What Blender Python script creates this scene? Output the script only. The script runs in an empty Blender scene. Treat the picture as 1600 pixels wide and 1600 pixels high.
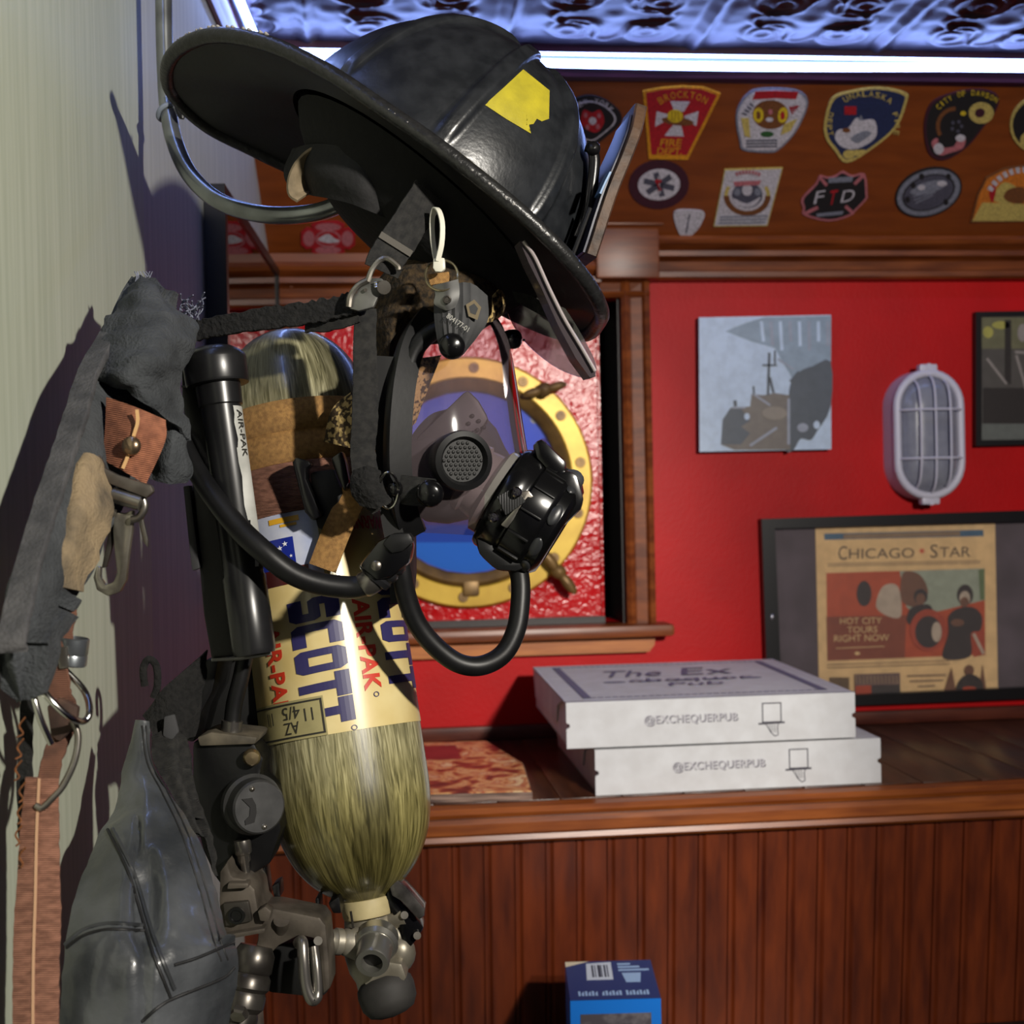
import bpy, bmesh, math, random
from mathutils import Vector, Matrix, noise
from mathutils.bvhtree import BVHTree
random.seed(7)
V = Vector
scene = bpy.context.scene
col = scene.collection

# ---------------------------------------------------------------- camera
FPX = 2060.0
C0 = V((0, 0, 1.5))
th, pit, rol = math.radians(6.1), math.atan(14 / FPX), 0.021
F0 = V((math.sin(th), math.cos(th), 0)); R0 = V((math.cos(th), -math.sin(th), 0)); U0 = V((0, 0, 1))
F = F0 * math.cos(pit) - U0 * math.sin(pit); U1 = U0 * math.cos(pit) + F0 * math.sin(pit)
R = R0 * math.cos(rol) - U1 * math.sin(rol); U = U1 * math.cos(rol) + R0 * math.sin(rol)
cam_d = bpy.data.cameras.new('camera'); cam = bpy.data.objects.new('camera', cam_d); col.objects.link(cam)
cam.matrix_world = Matrix(((R.x, U.x, -F.x, C0.x), (R.y, U.y, -F.y, C0.y), (R.z, U.z, -F.z, C0.z), (0, 0, 0, 1)))
cam_d.sensor_width = 36; cam_d.lens = 36 * FPX / 1600; cam_d.clip_start = 0.02
cam_d.dof.use_dof = True; cam_d.dof.focus_distance = 1.05; cam_d.dof.aperture_fstop = 10
scene.camera = cam

# ---------------------------------------------------------------- world, lamps, exposure
w = bpy.data.worlds.new('world'); scene.world = w; w.use_nodes = True
bg = w.node_tree.nodes['Background']; bg.inputs[0].default_value = (0.34, 0.27, 0.52, 1); bg.inputs[1].default_value = 0.045

def lamp(name, kind, loc, energy, color, target=None, **kw):
    d = bpy.data.lights.new(name, kind); d.energy = energy; d.color = color
    for k, v in kw.items(): setattr(d, k, v)
    o = bpy.data.objects.new(name, d); col.objects.link(o); o.location = loc
    if target is not None: o.rotation_euler = (V(target) - V(loc)).to_track_quat('-Z', 'Y').to_euler()
    return o
lamp('side_spot_lamp', 'SPOT', (0.80, -0.32, 1.99), 138, (1.0, 0.94, 0.84), (-0.06, 1.0, 1.46), spot_size=math.radians(62), spot_blend=0.3, shadow_soft_size=0.03)
lamp('front_spot_lamp', 'SPOT', (0.74, -0.55, 1.98), 165, (1.0, 0.94, 0.86), (0.82, 2.2, 1.36), spot_size=math.radians(42), spot_blend=0.5, shadow_soft_size=0.04)
vs = scene.view_settings
scene.display_settings.display_device = 'sRGB'
vs.view_transform = 'Standard'; vs.look = 'None'; vs.gamma = 1; vs.exposure = 0.0; vs.use_curve_mapping = False

# ---------------------------------------------------------------- helpers
def P(px, py, d): return C0 + (F + R * ((px - 800) / FPX) + U * ((800 - py) / FPX)) * d
def ray(px, py): return (F + R * ((px - 800) / FPX) + U * ((800 - py) / FPX)).normalized()
class Plane:
    def __init__(s, o, n): s.o = V(o); s.n = V(n).normalized()
    def hit(s, px, py, off=0.0):
        r = ray(px, py); o = s.o + s.n * off
        return C0 + r * ((o - C0).dot(s.n) / r.dot(s.n))
def lin(c):
    out = []
    for x in c[:3]:
        x /= 255.0
        out.append(x / 12.92 if x <= 0.04045 else ((x + 0.055) / 1.055) ** 2.4)
    return (*out, 1)
_m = {}
def mat(name, c, rough=0.5, metal=0.0, c2=None, ns=30, stretch=(1, 1, 1), bump=0.0, bs=None, bstretch=None, coat=0.0, detail=4, contrast=(0.35, 0.65), spec=0.5, wave=None, bdist=0.002):
    if name in _m: return _m[name]
    m = bpy.data.materials.new(name); m.use_nodes = True; nt = m.node_tree; b = nt.nodes['Principled BSDF']
    b.inputs['Base Color'].default_value = lin(c); b.inputs['Roughness'].default_value = rough; b.inputs['Metallic'].default_value = metal
    b.inputs['Specular IOR Level'].default_value = spec
    b.inputs['Coat Weight'].default_value = coat; b.inputs['Coat Roughness'].default_value = 0.12
    tc = nt.nodes.new('ShaderNodeTexCoord')
    def noise_n(scale, st, det):
        mp = nt.nodes.new('ShaderNodeMapping'); mp.inputs['Scale'].default_value = st
        nt.links.new(tc.outputs['Object'], mp.inputs[0])
        n = nt.nodes.new('ShaderNodeTexNoise'); n.inputs['Scale'].default_value = scale; n.inputs['Detail'].default_value = det
        nt.links.new(mp.outputs[0], n.inputs['Vector']); return n
    if c2:
        n = noise_n(ns, stretch, detail); r = nt.nodes.new('ShaderNodeValToRGB')
        r.color_ramp.elements[0].position = contrast[0]; r.color_ramp.elements[1].position = contrast[1]
        r.color_ramp.elements[0].color = lin(c); r.color_ramp.elements[1].color = lin(c2)
        nt.links.new(n.outputs[0], r.inputs[0]); nt.links.new(r.outputs[0], b.inputs['Base Color'])
    if bump:
        bp = nt.nodes.new('ShaderNodeBump'); bp.inputs['Strength'].default_value = bump; bp.inputs['Distance'].default_value = bdist
        if wave:
            mp = nt.nodes.new('ShaderNodeMapping'); mp.inputs['Rotation'].default_value = wave[1]
            nt.links.new(tc.outputs['Object'], mp.inputs[0])
            n = nt.nodes.new('ShaderNodeTexWave'); n.inputs['Scale'].default_value = wave[0]; n.inputs['Distortion'].default_value = 0.4
            nt.links.new(mp.outputs[0], n.inputs['Vector'])
        else:
            n = noise_n(bs or ns, bstretch or stretch, 3)
        nt.links.new(n.outputs[1 if wave else 0], bp.inputs['Height']); nt.links.new(bp.outputs[0], b.inputs['Normal'])
    _m[name] = m; return m
def glass(name, tint, refl=0.12, rough=0.03, dirt=0.0, veil_color=(200, 190, 190), ior=1.5):  # dirt is the veil strength, also for painted-in reflections
    if name in _m: return _m[name]
    m = bpy.data.materials.new(name); m.use_nodes = True; nt = m.node_tree; nt.nodes.clear()
    out = nt.nodes.new('ShaderNodeOutputMaterial'); tr = nt.nodes.new('ShaderNodeBsdfTransparent'); tr.inputs[0].default_value = lin(tint)
    gl = nt.nodes.new('ShaderNodeBsdfGlossy'); gl.inputs['Roughness'].default_value = rough
    fr = nt.nodes.new('ShaderNodeFresnel'); fr.inputs[0].default_value = ior
    ad = nt.nodes.new('ShaderNodeMath'); ad.operation = 'ADD'; ad.inputs[1].default_value = refl - 0.04; ad.use_clamp = True
    mx = nt.nodes.new('ShaderNodeMixShader')
    nt.links.new(fr.outputs[0], ad.inputs[0]); nt.links.new(ad.outputs[0], mx.inputs[0]); nt.links.new(tr.outputs[0], mx.inputs[1]); nt.links.new(gl.outputs[0], mx.inputs[2])
    sh = mx
    if dirt:  # flat diffuse veil for tint and painted-in reflections
        df = nt.nodes.new('ShaderNodeBsdfDiffuse'); df.inputs[0].default_value = lin(veil_color)
        m2 = nt.nodes.new('ShaderNodeMixShader'); m2.inputs[0].default_value = dirt
        nt.links.new(mx.outputs[0], m2.inputs[1]); nt.links.new(df.outputs[0], m2.inputs[2]); sh = m2
    nt.links.new(sh.outputs[0], out.inputs[0]); _m[name] = m; return m
def emit(name, c, s):
    if name in _m: return _m[name]
    m = bpy.data.materials.new(name); m.use_nodes = True; b = m.node_tree.nodes['Principled BSDF']
    b.inputs['Base Color'].default_value = (0, 0, 0, 1); b.inputs['Emission Color'].default_value = (*c, 1); b.inputs['Emission Strength'].default_value = s
    _m[name] = m; return m

def catmull(pts, n=6, closed=False):
    pts = [V(p) for p in pts]; N = len(pts); out = []
    rng = N if closed else N - 1
    for i in range(rng):
        if closed: p0, p1, p2, p3 = pts[i - 1], pts[i], pts[(i + 1) % N], pts[(i + 2) % N]
        else:
            p1, p2 = pts[i], pts[i + 1]; p0 = pts[i - 1] if i else p1 * 2 - p2; p3 = pts[i + 2] if i + 2 < N else p2 * 2 - p1
        for k in range(n):
            t = k / n
            out.append(0.5 * ((2 * p1) + (p2 - p0) * t + (2 * p0 - 5 * p1 + 4 * p2 - p3) * t * t + (3 * p1 - p0 - 3 * p2 + p3) * t ** 3))
    if not closed: out.append(pts[-1])
    return out
def frame(o, x, z):
    z = V(z).normalized(); x = V(x); x = (x - z * x.dot(z)).normalized(); y = z.cross(x)
    return Matrix(((x.x, y.x, z.x, o[0]), (x.y, y.y, z.y, o[1]), (x.z, y.z, z.z, o[2]), (0, 0, 0, 1)))
ORG = {}
class MB:
    def __init__(s): s.v = []; s.f = []; s.m = []
    def add(s, vs, fs, mi=0):
        o = len(s.v); s.v += [V(p) for p in vs]
        for f in fs: s.f.append([i + o for i in f]); s.m.append(mi)
        return s
    def prism(s, pts, off, mi=0, cap2=True):
        n = len(pts); off = V(off); a = [V(p) for p in pts]; b = [p + off for p in a]
        fs = [list(range(n))] + ([list(range(2 * n - 1, n - 1, -1))] if cap2 else []) + [[i, i + n, (i + 1) % n + n, (i + 1) % n] for i in range(n)]
        return s.add(a + b, fs, mi)
    def ext(s, px, d, depth, mi=0, bevel=0.0, tilt=(0, 0)):
        pts = [P(x, y, (d if not isinstance(d, (list, tuple)) else d[i])) for i, (x, y) in enumerate(px)]
        off = F * depth + R * tilt[0] + U * tilt[1]
        if not bevel: return s.prism(pts, off, mi)
        t = MB(); t.prism(pts, off); return s.bev(t, bevel, mi)
    def bev(s, t, bevel, mi=0, seg=2):
        bm = bmesh.new(); vv = [bm.verts.new(p) for p in t.v]
        for f in t.f:
            try: bm.faces.new([vv[i] for i in f])
            except ValueError: pass
        bmesh.ops.recalc_face_normals(bm, faces=bm.faces)
        bmesh.ops.bevel(bm, geom=[e for e in bm.edges if e.calc_face_angle(0) > 0.5], offset=bevel, segments=seg, affect='EDGES', profile=0.6, clamp_overlap=True)
        bm.verts.index_update()
        s.add([v.co.copy() for v in bm.verts], [[v.index for v in f.verts] for f in bm.faces], mi); bm.free(); return s
    def box(s, c, size, M=None, bevel=0.0, mi=0):
        hx, hy, hz = size[0] / 2, size[1] / 2, size[2] / 2; c = V(c)
        pts = [V((x, y, z)) for z in (-hz, hz) for x, y in ((-hx, -hy), (hx, -hy), (hx, hy), (-hx, hy))]
        pts = [(M @ p if M else p) + (c if not M else V()) for p in pts]
        t = MB().add(pts, [[3, 2, 1, 0], [4, 5, 6, 7], [0, 1, 5, 4], [1, 2, 6, 5], [2, 3, 7, 6], [3, 0, 4, 7]])
        if bevel: return s.bev(t, bevel, mi)
        return s.add(t.v, t.f, mi)
    def tube(s, path, r, seg=12, mi=0, closed=False, caps=True, sq=None):
        path = [V(p) for p in path]; n = len(path); rr = r if isinstance(r, (list, tuple)) else [r] * n
        T = [((path[(i + 1) % n] if closed or i < n - 1 else path[i]) - (path[i - 1] if closed or i else path[i])).normalized() for i in range(n)]
        a = T[0].orthogonal().normalized(); vs = []
        for i in range(n):
            a = (a - T[i] * a.dot(T[i])).normalized(); b = T[i].cross(a)
            for k in range(seg):
                t = 2 * math.pi * k / seg; vs.append(path[i] + (a * math.cos(t) + b * math.sin(t)) * rr[i])
        fs = []
        for i in range(n if closed else n - 1):
            j = (i + 1) % n
            for k in range(seg): fs.append([i * seg + k, i * seg + (k + 1) % seg, j * seg + (k + 1) % seg, j * seg + k])
        if caps and not closed: fs += [list(range(seg))[::-1], list(range((n - 1) * seg, n * seg))]
        return s.add(vs, fs, mi)
    def ribbon(s, path, width, th, wd, mi=0, fuzz=0.0):
        path = [V(p) for p in path]; n = len(path); vs = []; fs = []
        wl = wd if isinstance(wd, list) else [V(wd)] * n; ws = width if isinstance(width, list) else [width] * n
        prof = [(-.5, -.35), (-.47, -.5), (.47, -.5), (.5, -.35), (.5, .35), (.47, .5), (-.47, .5), (-.5, .35)]; k = len(prof)
        for i in range(n):
            T = (path[min(i + 1, n - 1)] - path[max(i - 1, 0)]).normalized()
            W = (wl[i] - T * wl[i].dot(T)).normalized(); N = T.cross(W); j = random.uniform(-fuzz, fuzz)
            vs += [path[i] + W * (a * ws[i] + (j if a > 0 else -j * .6)) + N * (b * th) for a, b in prof]
        for i in range(n - 1):
            for q in range(k): fs.append([i * k + q, i * k + (q + 1) % k, (i + 1) * k + (q + 1) % k, (i + 1) * k + q])
        fs += [list(range(k))[::-1], list(range((n - 1) * k, n * k))]
        return s.add(vs, fs, mi)
    def lathe(s, prof, o, axis, seg=32, mi=0, ref=None, caps=True):
        axis = V(axis).normalized(); a = (V(ref) if ref else axis.orthogonal()); a = (a - axis * a.dot(axis)).normalized(); b = axis.cross(a); o = V(o)
        vs = []; fs = []; n = len(prof)
        for r, h in prof:
            for k in range(seg):
                t = 2 * math.pi * k / seg; vs.append(o + axis * h + (a * math.cos(t) + b * math.sin(t)) * max(r, 1e-5))
        for i in range(n - 1):
            for k in range(seg): fs.append([i * seg + k, i * seg + (k + 1) % seg, (i + 1) * seg + (k + 1) % seg, (i + 1) * seg + k])
        if caps: fs += [list(range(seg))[::-1], list(range((n - 1) * seg, n * seg))]
        return s.add(vs, fs, mi)
    def cyl(s, a, b, r, seg=20, r2=None, mi=0):
        a, b = V(a), V(b); return s.lathe([(r, 0), (r if r2 is None else r2, (b - a).length)], a, b - a, seg, mi)
    def ball(s, c, ax, seg=20, mi=0):
        c = V(c); ax = [V(a) for a in ax]; vs = []; fs = []; h = seg // 2
        for i in range(h + 1):
            e = math.pi * i / h
            for k in range(seg):
                t = 2 * math.pi * k / seg
                vs.append(c + ax[0] * (math.sin(e) * math.cos(t)) + ax[1] * (math.sin(e) * math.sin(t)) + ax[2] * math.cos(e))
        for i in range(h):
            for k in range(seg): fs.append([i * seg + k, i * seg + (k + 1) % seg, (i + 1) * seg + (k + 1) % seg, (i + 1) * seg + k])
        return s.add(vs, fs, mi)
    def sheet(s, rows, th=0.004, n=6, m=6, mi=0, disp=None):
        rows = [catmull(r, m) for r in rows]; k = len(rows[0])
        cols = [catmull([r[i] for r in rows], n) for i in range(k)]; h = len(cols[0])
        g = [[cols[i][j] for i in range(k)] for j in range(h)]
        nor = [[None] * k for _ in range(h)]
        for j in range(h):
            for i in range(k):
                a = g[j][min(i + 1, k - 1)] - g[j][max(i - 1, 0)]; b = g[min(j + 1, h - 1)][i] - g[max(j - 1, 0)][i]
                c = a.cross(b); c = c.normalized() if c.length > 1e-12 else -F
                if c.dot(F) > 0: c = -c
                nor[j][i] = c
        if disp:
            for j in range(h):
                for i in range(k): g[j][i] = g[j][i] + nor[j][i] * disp(i / (k - 1), j / (h - 1), g[j][i])
        A = [g[j][i] for j in range(h) for i in range(k)]
        B = [g[j][i] - nor[j][i] * (th * (0.35 if i in (0, k - 1) or j in (0, h - 1) else 1)) for j in range(h) for i in range(k)]
        o = len(A); fs = []
        for j in range(h - 1):
            for i in range(k - 1):
                q = [j * k + i, j * k + i + 1, (j + 1) * k + i + 1, (j + 1) * k + i]; fs += [q, [x + o for x in q[::-1]]]
        rim = [i for i in range(k)] + [j * k + k - 1 for j in range(1, h)] + [(h - 1) * k + i for i in range(k - 2, -1, -1)] + [j * k for j in range(h - 2, 0, -1)]
        for a, b in zip(rim, rim[1:] + rim[:1]): fs.append([a, b, b + o, a + o])
        return s.add(A + B, fs, mi)
    def build(s, name, mats, parent=None, smooth=40, origin=None, recalc=True):
        if origin is None: origin = ORG.get(parent.name) if parent else None
        if origin is None:
            xs = [p.x for p in s.v]; ys = [p.y for p in s.v]; zs = [p.z for p in s.v]
            origin = V(((min(xs) + max(xs)) / 2, (min(ys) + max(ys)) / 2, min(zs)))
        bm = bmesh.new(); vv = [bm.verts.new(p - origin) for p in s.v]
        for f, mi in zip(s.f, s.m):
            try: fc = bm.faces.new([vv[i] for i in f]); fc.material_index = mi; fc.smooth = smooth > 0
            except ValueError: pass
        if recalc: bmesh.ops.recalc_face_normals(bm, faces=bm.faces)
        for e in bm.edges:
            if smooth and e.calc_face_angle(0) > math.radians(smooth): e.smooth = False
        me = bpy.data.meshes.new(name); bm.to_mesh(me); bm.free()
        for mm in (mats if isinstance(mats, (list, tuple)) else [mats]): me.materials.append(mm)
        o = bpy.data.objects.new(name, me); col.objects.link(o)
        if parent: o.parent = parent
        else: o.location = origin
        ORG[o.name] = V(origin); return o
    def bvh(s): return BVHTree.FromPolygons(s.v, s.f)
def tag(o, label, cat, group=None):
    o['label'] = label; o['category'] = cat
    if group: o['group'] = group
    return o
def thing(name, label, cat, loc, group=None):
    o = bpy.data.objects.new(name, None); col.objects.link(o); o.location = loc; o.empty_display_size = 0.02
    ORG[o.name] = V(loc); return tag(o, label, cat, group)
def struct(o): o['kind'] = 'structure'; return o
_t = {}
def glyphs(txt, spacing=1.0, bold=0.0):
    k = (txt, spacing, bold)
    if k in _t: return _t[k]
    cu = bpy.data.curves.new('t', 'FONT'); cu.body = txt; cu.space_character = spacing; cu.offset = bold; cu.resolution_u = 3
    ob = bpy.data.objects.new('t', cu); col.objects.link(ob); dg = bpy.context.evaluated_depsgraph_get(); dg.update()
    me = ob.evaluated_get(dg).to_mesh(); vs = [(v.co.x, v.co.y) for v in me.vertices]; fs = [list(p.vertices) for p in me.polygons]
    ob.evaluated_get(dg).to_mesh_clear(); bpy.data.objects.remove(ob); bpy.data.curves.remove(cu)
    x0 = min(v[0] for v in vs); x1 = max(v[0] for v in vs); y0 = min(v[1] for v in vs); y1 = max(v[1] for v in vs)
    vs = [((x - x0) / (x1 - x0), (y - y0) / (y1 - y0)) for x, y in vs]
    _t[k] = (vs, fs, (x1 - x0) / (y1 - y0)); return _t[k]
def split_long(vs, fs, n=6):
    """slice a flat glyph along its reading direction so that it can bend"""
    bm = bmesh.new(); vv = [bm.verts.new((x, y, 0)) for x, y in vs]
    for f in fs:
        try: bm.faces.new([vv[i] for i in f])
        except ValueError: pass
    for ax in (0, 1):
        lo_ = min(v[ax] for v in vs); hi_ = max(v[ax] for v in vs)
        for k in range(1, n):
            no = V((1, 0, 0)) if ax == 0 else V((0, 1, 0)); co = no * (lo_ + (hi_ - lo_) * k / n)
            bmesh.ops.bisect_plane(bm, geom=bm.verts[:] + bm.edges[:] + bm.faces[:], plane_co=co, plane_no=no)
    bm.verts.index_update(); r = ([(v.co.x, v.co.y) for v in bm.verts], [[v.index for v in f.verts] for f in bm.faces]); bm.free(); return r
# flat artwork described in the photograph's pixel frame and laid onto a real plane
def ell(cx, cy, rx, ry, rot=0, n=28, a0=0, a1=360):
    o = []
    for k in range(n + (0 if a1 - a0 >= 360 else 1)):
        t = math.radians(a0 + (a1 - a0) * k / n); x, y = rx * math.cos(t), ry * math.sin(t); c, s = math.cos(math.radians(rot)), math.sin(math.radians(rot))
        o.append((cx + x * c - y * s, cy + x * s + y * c))
    return o
def quad(x0, y0, x1, y1): return [(x0, y0), (x1, y0), (x1, y1), (x0, y1)]
def arcband(cx, cy, r0, r1, a0, a1, n=16, sy=1.0):
    A = [(cx + r1 * math.cos(math.radians(a0 + (a1 - a0) * k / n)), cy + sy * r1 * math.sin(math.radians(a0 + (a1 - a0) * k / n))) for k in range(n + 1)]
    B = [(cx + r0 * math.cos(math.radians(a0 + (a1 - a0) * k / n)), cy + sy * r0 * math.sin(math.radians(a0 + (a1 - a0) * k / n))) for k in range(n, -1, -1)]
    return A + B
def sm(pts, n=5): return [(p.x, p.y) for p in catmull([(x, y, 0) for x, y in pts], n, True)]
def scale(pts, k, c=None):
    c = c or (sum(p[0] for p in pts) / len(pts), sum(p[1] for p in pts) / len(pts))
    return [(c[0] + (x - c[0]) * k, c[1] + (y - c[1]) * k) for x, y in pts]
class Art:
    def __init__(s, plane, off=0.0): s.p = plane; s.b = MB(); s.z = off
    def base(s, pts, th, mi=0):
        top = [s.p.hit(x, y, s.z + th) for x, y in pts]; s.b.prism(top, -s.p.n * th, mi); s.z += th; return s
    def poly(s, pts, mi, dz=0.0003, keep=False):
        s.b.prism([s.p.hit(x, y, s.z + dz) for x, y in pts], -s.p.n * dz * .9, mi)
        if not keep: s.z += dz * .5
        return s
    def line(s, a, b, wd, mi):
        dx, dy = b[0] - a[0], b[1] - a[1]; L = math.hypot(dx, dy) or 1; nx, ny = -dy / L * wd / 2, dx / L * wd / 2
        return s.poly([(a[0] + nx, a[1] + ny), (b[0] + nx, b[1] + ny), (b[0] - nx, b[1] - ny), (a[0] - nx, a[1] - ny)], mi, keep=True)
    def text(s, t, o, right, up, mi, spacing=1.0, bold=0.0):
        """o: pixel of lower left corner, right / up: pixel vectors over the whole text box"""
        vs, fs, _ = glyphs(t, spacing, bold)
        s.b.add([s.p.hit(o[0] + x * right[0] + y * up[0], o[1] + x * right[1] + y * up[1], s.z + 0.0005) for x, y in vs], fs, mi); return s
    def arctext(s, t, c, r, a0, a1, h, mi, sy=1.0, wk=0.8):
        n = len(t)
        for i, ch in enumerate(t):
            if ch == ' ': continue
            a = math.radians(a0 + (a1 - a0) * (i + .5) / n); ux, uy = math.cos(a), math.sin(a) * sy
            tx, ty = -math.sin(a), math.cos(a) * sy; sg = 1 if a1 > a0 else -1
            wid = abs(math.radians(a1 - a0)) * r / n * wk
            if ch in 'I1': wid *= .35
            upx, upy = (ux * h, uy * h) if sg > 0 else (-ux * h, -uy * h)
            rx, ry = tx * wid * sg, ty * wid * sg
            o = (c[0] + ux * r - rx / 2 - (0 if sg > 0 else upx), c[1] + uy * r - ry / 2 - (0 if sg > 0 else upy))
            s.text(ch, o, (rx, ry), (upx, upy), mi, bold=0.01)
        return s
    def build(s, name, mats, parent=None): return s.b.build(name, mats, parent, smooth=0, recalc=False)
# ---------------------------------------------------------------- the room
CZ = 1.5
DW = 2.36
WALL = Plane((0, DW, 0), (0, -1, 0))
PANEL = Plane((0, 2.33, CZ + .464), (0, -1, -1.35))
def lwx(y): return -.167 - .044 * (DW - y)
LN = V((1, -.044, 0)).normalized(); LT = V((.044, 1, 0)).normalized()
LWALL = Plane((lwx(1.0), 1.0, 0), LN)
XR = 1.75
red = mat('red_wall_paint', (186, 3, 9), .5, c2=(170, 2, 6), ns=6, bump=.3, bs=160, bdist=.001, spec=.22)
redg = mat('red_gloss_paint', (190, 5, 14), .2, c2=(165, 4, 10), ns=8, bump=.75, bs=85, bdist=.003, spec=.35)
woodp = mat('panel_wood', (126, 62, 18), .5, c2=(110, 52, 13), ns=5, stretch=(2, 9, 9), bump=.05, bs=40)
woodm = mat('moulding_wood', (128, 66, 26), .38, c2=(92, 42, 14), ns=6, stretch=(1.5, 12, 12), bump=.05, bs=30)
woodl = mat('light_oak', (184, 112, 46), .42, c2=(158, 88, 32), ns=7, stretch=(1.5, 14, 14), bump=.06, bs=30)
woodd = mat('dark_oak', (74, 40, 22), .3, c2=(50, 24, 14), ns=8, stretch=(10, 1.2, 8), bump=.1, bs=30)
bead = mat('beadboard_wood', (104, 42, 11), .42, c2=(64, 20, 5), ns=6, stretch=(9, 9, 1.2), bump=.05, bs=30, contrast=(.3, .75))
woodk = mat('crown_wood', (44, 14, 18), .35, c2=(30, 8, 12), ns=8, stretch=(1.5, 10, 10))
black = mat('black_void', (8, 6, 6), .7)
pale = mat('pale_green_paint', (172, 177, 160), .6, c2=(160, 166, 148), ns=9, stretch=(14, 14, .6), bump=.12, bs=60, bstretch=(8, 8, .5), bdist=.0008)
pale_tint = mat('grey_paint', (170, 172, 168), .6, c2=(156, 158, 156), ns=7, stretch=(14, 14, .6))  # same paint as the near board, greyed to imitate the strip light

# back wall, in pieces round the window opening
wx0 = WALL.hit(470, 700).x; wx1 = WALL.hit(972, 700).x; wz0 = WALL.hit(800, 978).z; wz1 = WALL.hit(800, 468).z
b = MB()
def blk(mb, x0, x1, y0, y1, z0, z1, mi=0, bevel=0): return mb.box(((x0 + x1) / 2, (y0 + y1) / 2, (z0 + z1) / 2), (x1 - x0, y1 - y0, z1 - z0), bevel=bevel, mi=mi)
blk(b, -.4, wx0, DW, DW + .12, 0, CZ + .9); blk(b, wx1, XR, DW, DW + .12, 0, CZ + .9)
blk(b, wx0, wx1, DW, DW + .12, 0, wz0); blk(b, wx0, wx1, DW, DW + .12, wz1, CZ + .9)
struct(b.build('wall_back', red, smooth=0))
# left wall: a near board, a seam, then the painted wall beyond it
ys = 1.315
b = MB(); q = [V((lwx(-1.2), -1.2, 0)), V((lwx(ys - .004), ys - .004, 0)), V((lwx(ys - .004) - .1, ys, 0)), V((lwx(-1.2) - .1, -1.2, 0))]
b.prism(q, (0, 0, CZ + .9)); struct(b.build('wall_left', pale, smooth=0))
b = MB(); q = [V((lwx(ys + .004) - .002, ys + .004, 0)), V((lwx(DW + .1) - .002, DW + .1, 0)), V((lwx(DW + .1) - .1, DW + .1, 0)), V((lwx(ys) - .1, ys + .004, 0))]
b.prism(q, (0, 0, CZ + .9)); q = [V((lwx(ys) - .008, ys - .006, 0)), V((lwx(ys) - .008, ys + .006, 0)), V((lwx(ys) - .1, ys + .006, 0)), V((lwx(ys) - .1, ys - .006, 0))]
b.prism(q, (0, 0, CZ + .9), 1); struct(b.build('wall_left', [pale_tint, black], smooth=0))
# floor, seat below the ledge
b = MB(); blk(b, -.6, XR, -1.5, DW + .1, -.05, 0); struct(b.build('floor', mat('floor_wood', (60, 36, 22), .5), smooth=0))
# upper slanted wood panel
b = MB(); pd = V((0, -1.35, 1)).normalized(); pn = V((0, 2.33, CZ + .464)) - pd * .035; L = .375
q = [V((-.2, 0, 0)) + pn, V((XR, 0, 0)) + pn, V((XR, 0, 0)) + pn + pd * L, V((-.2, 0, 0)) + pn + pd * L]
b.prism(q, V((0, 1, 1.35)).normalized() * .02); struct(b.build('trim_1', woodp, smooth=0))
# picture rail moulding under the panel
prof = [(0, .396), (.03, .396), (.036, .400), (.036, .409), (.026, .414), (.030, .428), (.024, .432), (.040, .437), (.040, .446), (.030, .450), (.046, .458), (.050, .464), (.046, .472), (0, .478)]
def rail(x0, x1, nm, dz=0, k=1, mm=woodm):
    bb = MB(); bb.prism([V((x0, DW - y * k, CZ + z + dz)) for y, z in prof], (x1 - x0, 0, 0)); return struct(bb.build(nm, mm, smooth=0))
xb0 = WALL.hit(932, 400).x; xb1 = WALL.hit(1016, 400).x
rail(xb1, XR, 'trim_2'); rail(-.19, xb0, 'trim_3', -.046)
b = MB(); blk(b, -.19, xb0, DW - .012, DW, CZ + .40, CZ + .447); struct(b.build('trim_7', woodp, smooth=0))
b = MB(); blk(b, xb0 - .01, xb1 + .005, DW - .055, DW, CZ + .395, CZ + .50, bevel=.004); blk(b, xb0 - .02, xb1 + .015, DW - .066, DW, CZ + .486, CZ + .512, bevel=.006)
struct(b.build('trim_4', woodm))
# crown above the panel
b = MB(); y0, z0 = 2.33 - 1.35 * .196, CZ + .464 + .196
b.prism([V((-.22, y, z)) for y, z in [(y0 + .03, z0 + .001), (y0 - .008, z0 + .003), (y0 - .014, z0 + .008), (y0 - .008, z0 + .016), (y0 - .026, z0 + .026), (y0 - .026, z0 + .06), (y0 + .1, z0 + .06)]], (XR + .22, 0, 0))
struct(b.build('trim_5', woodk, smooth=0))
# pressed tin ceiling
ZC = z0 + .052
def tin(u, v):
    p = .30; a = (u / p) % 1.0 - .5; c = (v / p) % 1.0 - .5
    h = 0.0; e = min(.5 - abs(a), .5 - abs(c)) * p
    h += .005 * math.exp(-(e / .006) ** 2) - .003 * math.exp(-((e - .016) / .006) ** 2)
    for sx in (-1, 1):
        for sy in (-1, 1):
            r = math.hypot((a - sx * .2) * p, (c - sy * .2) * p); t = math.atan2(c - sy * .2, a - sx * .2)
            h += .0045 * math.exp(-((r - .038 - .010 * math.sin(t * sx + sy)) / .006) ** 2) + .004 * math.exp(-((r - .016) / .006) ** 2)
    r = math.hypot(a * p, c * p); t = math.atan2(c, a)
    h += .005 * math.exp(-((r - .07 - .022 * math.cos(4 * t)) / .006) ** 2) + .004 * math.exp(-(r / .018) ** 2)
    return h * .75 + .0035 * noise.noise(V((u * 9, v * 9, 0))) + .0015 * noise.noise(V((u * 30, v * 30, 3)))
b = MB(); nx, ny = 420, 210; X0, X1, Y0, Y1 = -.26, 1.35, 1.25, y0 - .005
vsn = []
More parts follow.
